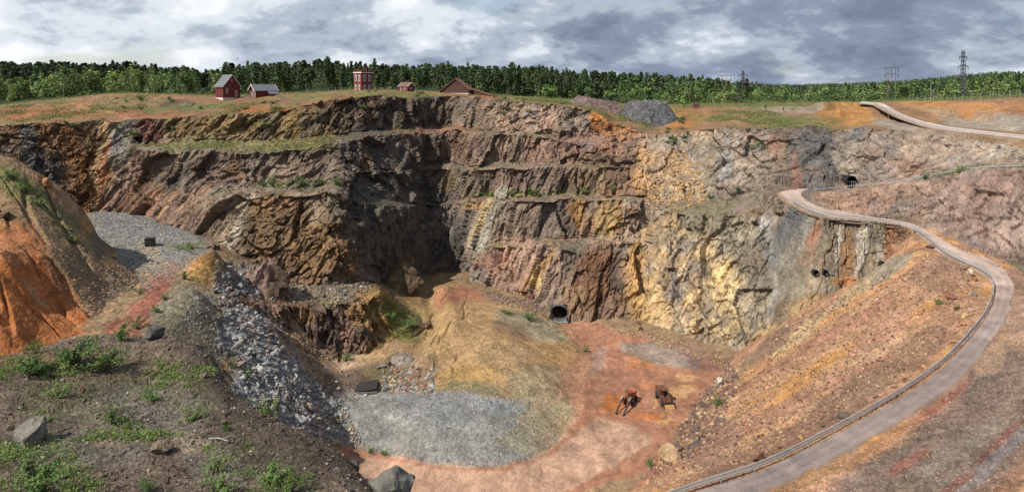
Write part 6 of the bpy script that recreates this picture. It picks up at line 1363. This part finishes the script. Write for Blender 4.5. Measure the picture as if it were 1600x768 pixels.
for k, (px, py, w, lb, nm, hk) in enumerate((
 (118, 570, 58, 'widest leafy bush on the near mound, at its upper left', 'mound', .8), (165, 576, 48, 'leafy bush just right of the widest one on the near mound', 'mound', .9), (58, 586, 44, 'loose leafy bush left of the two dense bushes', 'mound', .9), (55, 552, 24, 'small bush on the mound crest before the orange slope', 'mound', .8), (175, 660, 30, 'round bright green bush alone on the middle of the near mound', 'mound', .95), (312, 622, 30, 'upright weedy bush right of the middle of the near mound', 'mound', 1.0), (306, 655, 28, 'weedy bush below the upright one', 'mound', .9), (240, 624, 28, 'low bush above the sticks on the near mound', 'mound', .6), (95, 622, 34, 'low bush between the big boulder and the dense bushes', 'mound', .7), (46, 745, 56, 'large weedy bush at the lower left corner', 'mound', .8), (60, 768, 60, 'weedy bush cut by the lower left frame corner', 'mound', .8), (150, 738, 44, 'weedy bush right of the lower left corner', 'mound', .7), (234, 765, 24, 'small bush at the bottom edge by brown slab', 'mound', 1.0), (340, 735, 34, 'weedy bush on the lower right of the near mound', 'mound', .7), (345, 768, 44, 'wide weedy bush at the bottom edge right of the slab', 'mound', .7), (420, 752, 44, 'wide weedy bush near the mound right edge', 'mound', .6), (445, 768, 44, 'weedy bush at the bottom edge near the big boulder', 'mound', .6), (355, 672, 14, 'small sprig beside a brown stone on the mound', 'mound', 1.0), (420, 662, 38, 'dense green bush on the pale rubble behind the mound', 'floor', 1.2), (385, 590, 14, 'small bush at the edge of the pale rubble', 'floor', 1.0),
 (188, 532, 30, 'bush where the red path reaches the mound', 'mound', 1.0), (212, 512, 24, 'bush on the right side of the red path end', 'floor', 1.0), (245, 488, 14, 'small bush right of the red path, lower', 'floor', 1.0), (258, 468, 13, 'small bush right of the red path, upper', 'floor', 1.0), (220, 460, 15, 'small bush left of the red path', 'floor', 1.0), (288, 436, 16, 'small bush beside the ochre heap', 'floor', 1.0), (290, 388, 30, 'low grassy bush on the grey gravel bench', 'floor', .35), (20, 280, 26, 'bush near the top of the left spoil slope', 'spoil', .8), (40, 300, 24, 'bush below the top one on the left spoil slope', 'spoil', .8), (62, 322, 18, 'small bush in the middle of the left spoil slope', 'spoil', .9), (92, 360, 18, 'bright small bush low on the left spoil slope', 'spoil', 1.0), (115, 378, 15, 'lowest small bush on the left spoil slope', 'spoil', 1.0),
 (412, 292, 14, 'bush on the left bench under the grey face', 'wall', 1.1), (426, 290, 16, 'taller bush on the left bench beside another', 'wall', 1.2), (470, 290, 20, 'dark bush in the middle of the left bench', 'wall', .8), (500, 290, 16, 'bush near the outer end of the left bench', 'wall', .9), (525, 288, 14, 'light bush at the outer corner of the left bench', 'wall', 1.0), (540, 342, 12, 'bush hanging at the corner of the brown wall', 'wall', 1.2), (770, 306, 18, 'low bush on the middle bench, left end', 'wall', .6), (800, 306, 22, 'low bush on the middle bench, second from left', 'wall', .6), (830, 305, 24, 'low bush on the middle bench, third from left', 'wall', .6), (910, 303, 14, 'bush on the middle bench, right part', 'wall', .9), (958, 302, 16, 'bush at the right end of the middle bench', 'wall', .9), (1185, 235, 24, 'bush on the pink face in the upper right wall', 'wall', .7), (1152, 300, 12, 'bush left of the concrete block', 'wall', 1.0), (1110, 312, 14, 'bush below the ochre rockfall', 'wall', .7),
 (1222, 330, 10, 'tiny bush beside the concrete block', 'wall', 1.0), (1445, 280, 12, 'bush on the ledge left of the long bush row', 'wall', 1.0), (1500, 272, 16, 'bush on the ledge at the right, left of three', 'wall', 1.0), (1545, 272, 26, 'wide bush on the ledge at the right, middle of three', 'wall', .6), (1580, 270, 24, 'wide bush on the ledge at the right, last of three', 'wall', .6), (1468, 476, 12, 'small bush on the upper talus', 'talus', 1.0), (1492, 484, 10, 'small bush right of another on the upper talus', 'talus', 1.0), (1120, 634, 20, 'green bush in the gully at the talus foot', 'talus', 1.0), (1015, 728, 18, 'bush at the talus foot near the pit road', 'talus', .8), (1040, 712, 12, 'small bush beside the tan boulder', 'talus', .9), (790, 490, 20, 'low bush on the berm left of the culvert', 'floor', .4), (825, 497, 26, 'low bush between berm and culvert', 'floor', .4), (915, 548, 12, 'small dark bush where berm meets the red floor', 'floor', .8), (640, 510, 26, 'green bush on the slope of the rock terrace', 'outcrop', .6), (610, 500, 20, 'bush higher on the slope of the rock terrace', 'outcrop', .7), (600, 712, 14, 'small bush on the gravel edge by the pit road', 'floor', .7), (578, 706, 12, 'tiny bush on the gravel edge by the pit road', 'floor', .7), (540, 562, 18, 'bush at the foot of the brown terrace cliff', 'floor', .8))):
    try: shrub(px, py, w, lb, (nm,), k, hk)
    except ValueError as e: print('no ground for shrub', px, py, nm)
# rim bushes
for k in range(80):
    px = [g.uniform(60, 330), g.uniform(380, 480), g.uniform(540, 700), g.uniform(770, 900), g.uniform(1040, 1075)][k % 5]
    cI = int(np.argmin(abs(CX-px))); rw = int(g.integers(262, 318)) if px < 900 else int(g.integers(270, 318)); p = Vector(PW[min(rw, len(PW)-1), cI]); s = g.uniform(1.2, 2.6)
    r = empty('shrub', tuple(p), k); r.scale = (s*1.3, s*1.3, s*.8); lb_ = ('low green bush on the rim left of the tall red house', 'low green bush on the rim around the red shed', 'low green bush on the rim below tower and cottage', 'low green bush on the rim left of the stone heaps', 'low green bush on the rim right of the grey stone heap')[k % 5]; set_props(r, lb_, 'shrub', 'bushes'+lb_[14:])
    me, ms = SHR[k % 5]; obj('stem', ms, r); obj('foliage', me, r)
# low weeds and grass as ground cover
def weeds(name, label, jobs, seed):
    g = np.random.default_rng(seed); Vs, Cs = [], []
    for nm, fn, ncl, per, spread, sz, tone in jobs:
        p, _ = pick(nm, fn, ncl, g)
        c = np.repeat(p, per, 0)+g.normal(size=(ncl*per, 3))*np.array([spread, spread, 0])*np.repeat(g.uniform(.5, 1.5, ncl), per)[:, None]
        c[:, 2] += np.abs(g.normal(size=ncl*per))*spread*.55
        Vs.append(cards(c, g.uniform(.6, 1.4, ncl*per)*sz, np.array([0, -.2, .6]), g))
        col = np.array(lin(tone, .85))*g.uniform(.6, 1.4, (ncl*per, 1))*np.repeat(g.uniform(.75, 1.25, (ncl, 1)), per, 0); col[:, 0] *= g.uniform(.8, 1.25, ncl*per); Cs.append(np.repeat(col, 4, 0))
    V = np.concatenate(Vs); o = obj(name, mesh_np(name, V, quad_idx(len(V)//4), M_LEAF, np.concatenate(Cs))); set_props(o, label, 'weeds', kind='stuff')
def clump(seed, sc, lo, hi, ymax=99):
    return lambda px, py, P_, b: smooth(lo, hi, fbm(P_*sc, 3, seed))*(P_[..., 1] < ymax)
def both(f, h): return lambda px, py, P_, b: f(px, py, P_, b)*h(px, py, P_, b)
weeds('mound_weeds', 'green weeds growing over the near mound', [
 ('mound', both(clump(11, .25, .0, .35, 46), inpoly([(-60,560),(150,560),(330,570),(345,660),(300,690),(60,690),(-60,768)])), 620, 44, .16, .085, (116, 140, 64)),
 ('mound', both(clump(12, .35, -.1, .3, 46), inpoly([(-60,690),(110,690),(160,768),(-60,860)])), 120, 40, .16, .08, (120, 144, 64)),
 ('mound', both(clump(13, .3, -.1, .3, 46), inpoly([(300,690),(460,700),(520,768),(300,800)])), 220, 42, .15, .08, (104, 130, 60)),
 ('mound', lambda px, py, P_, b: (P_[..., 1] < 46)*1.0*(px < 420), 320, 16, .12, .07, (112, 132, 66))], 21)
weeds('bench_grass', 'grass and moss growing on benches and rim', [
 ('wall', both(wall_b([8], 225, 545), clump(21, .2, -.3, .2, 999)), 620, 14, .4, .28, (128, 134, 66)),
 ('wall', both(wall_b([2, 4, 6, 8], 545, 1190), clump(22, .2, -.1, .3, 999)), 420, 12, .35, .26, (116, 126, 62)),
 ('wall', both(wall_b([4], 290, 545), clump(23, .2, -.1, .3, 999)), 150, 12, .35, .26, (116, 126, 62)),
 ('wall', both(wall_b([6], 1440, 1700), clump(24, .2, -.3, .1, 999)), 160, 16, .4, .26, (110, 134, 58)),
 ('wall', both(wall_b([4], 1190, 1700), clump(25, .3, .0, .3, 999)), 120, 10, .3, .22, (112, 130, 60)),
 ('wall', both(wall_b([10], -50, 1340), clump(26, .06, .05, .35, 999)), 2200, 14, .6, .34, (124, 134, 68)),
 ('wall', both(wall_b([12, 13], -50, 1350), clump(27, .05, -.3, .1, 999)), 1800, 14, .8, .40, (122, 138, 66)),
 ('wall', wall_b([13], 1350, 1700), 900, 14, .7, .36, (116, 136, 62)),
 ('wall', wall_b([1, 3, 5, 7, 9], 1030, 1200), 90, 14, .4, .26, (112, 124, 60))], 22)
weeds('pit_weeds', 'sparse weeds on slopes and the pit floor', [
 ('spoil', inpoly([(-20,255),(60,290),(130,370),(170,430),(140,430),(60,350),(-20,320)]), 260, 16, .35, .2, (120, 128, 62)),
 ('floor', inpoly([(830,570),(920,520),(925,600),(870,640)]), 40, 14, .3, .18, (112, 124, 66)), ('floor', inpoly([(760,480),(880,500),(930,560),(900,560),(850,520)]), 90, 16, .35, .2, (106, 122, 58)),
 ('floor', inpoly([(700,595),(770,600),(780,620),(700,615)]), 60, 12, .3, .16, (122, 132, 84)), ('floor', inpoly([(350,555),(400,560),(410,580),(360,580)]), 60, 14, .3, .16, (132, 138, 66)),
 ('outcrop', inpoly([(595,455),(660,480),(650,530),(615,530)]), 220, 16, .35, .2, (112, 118, 54)), ('talus', inpoly([(1100,600),(1140,620),(1060,720),(1010,735)]), 40, 14, .3, .2, (118, 136, 60)),
 ('talus', lambda px, py, P_, b: (px > 1560)*(py < 470)*(py > 400)*1.0, 30, 12, .3, .2, (118, 136, 60))], 23)
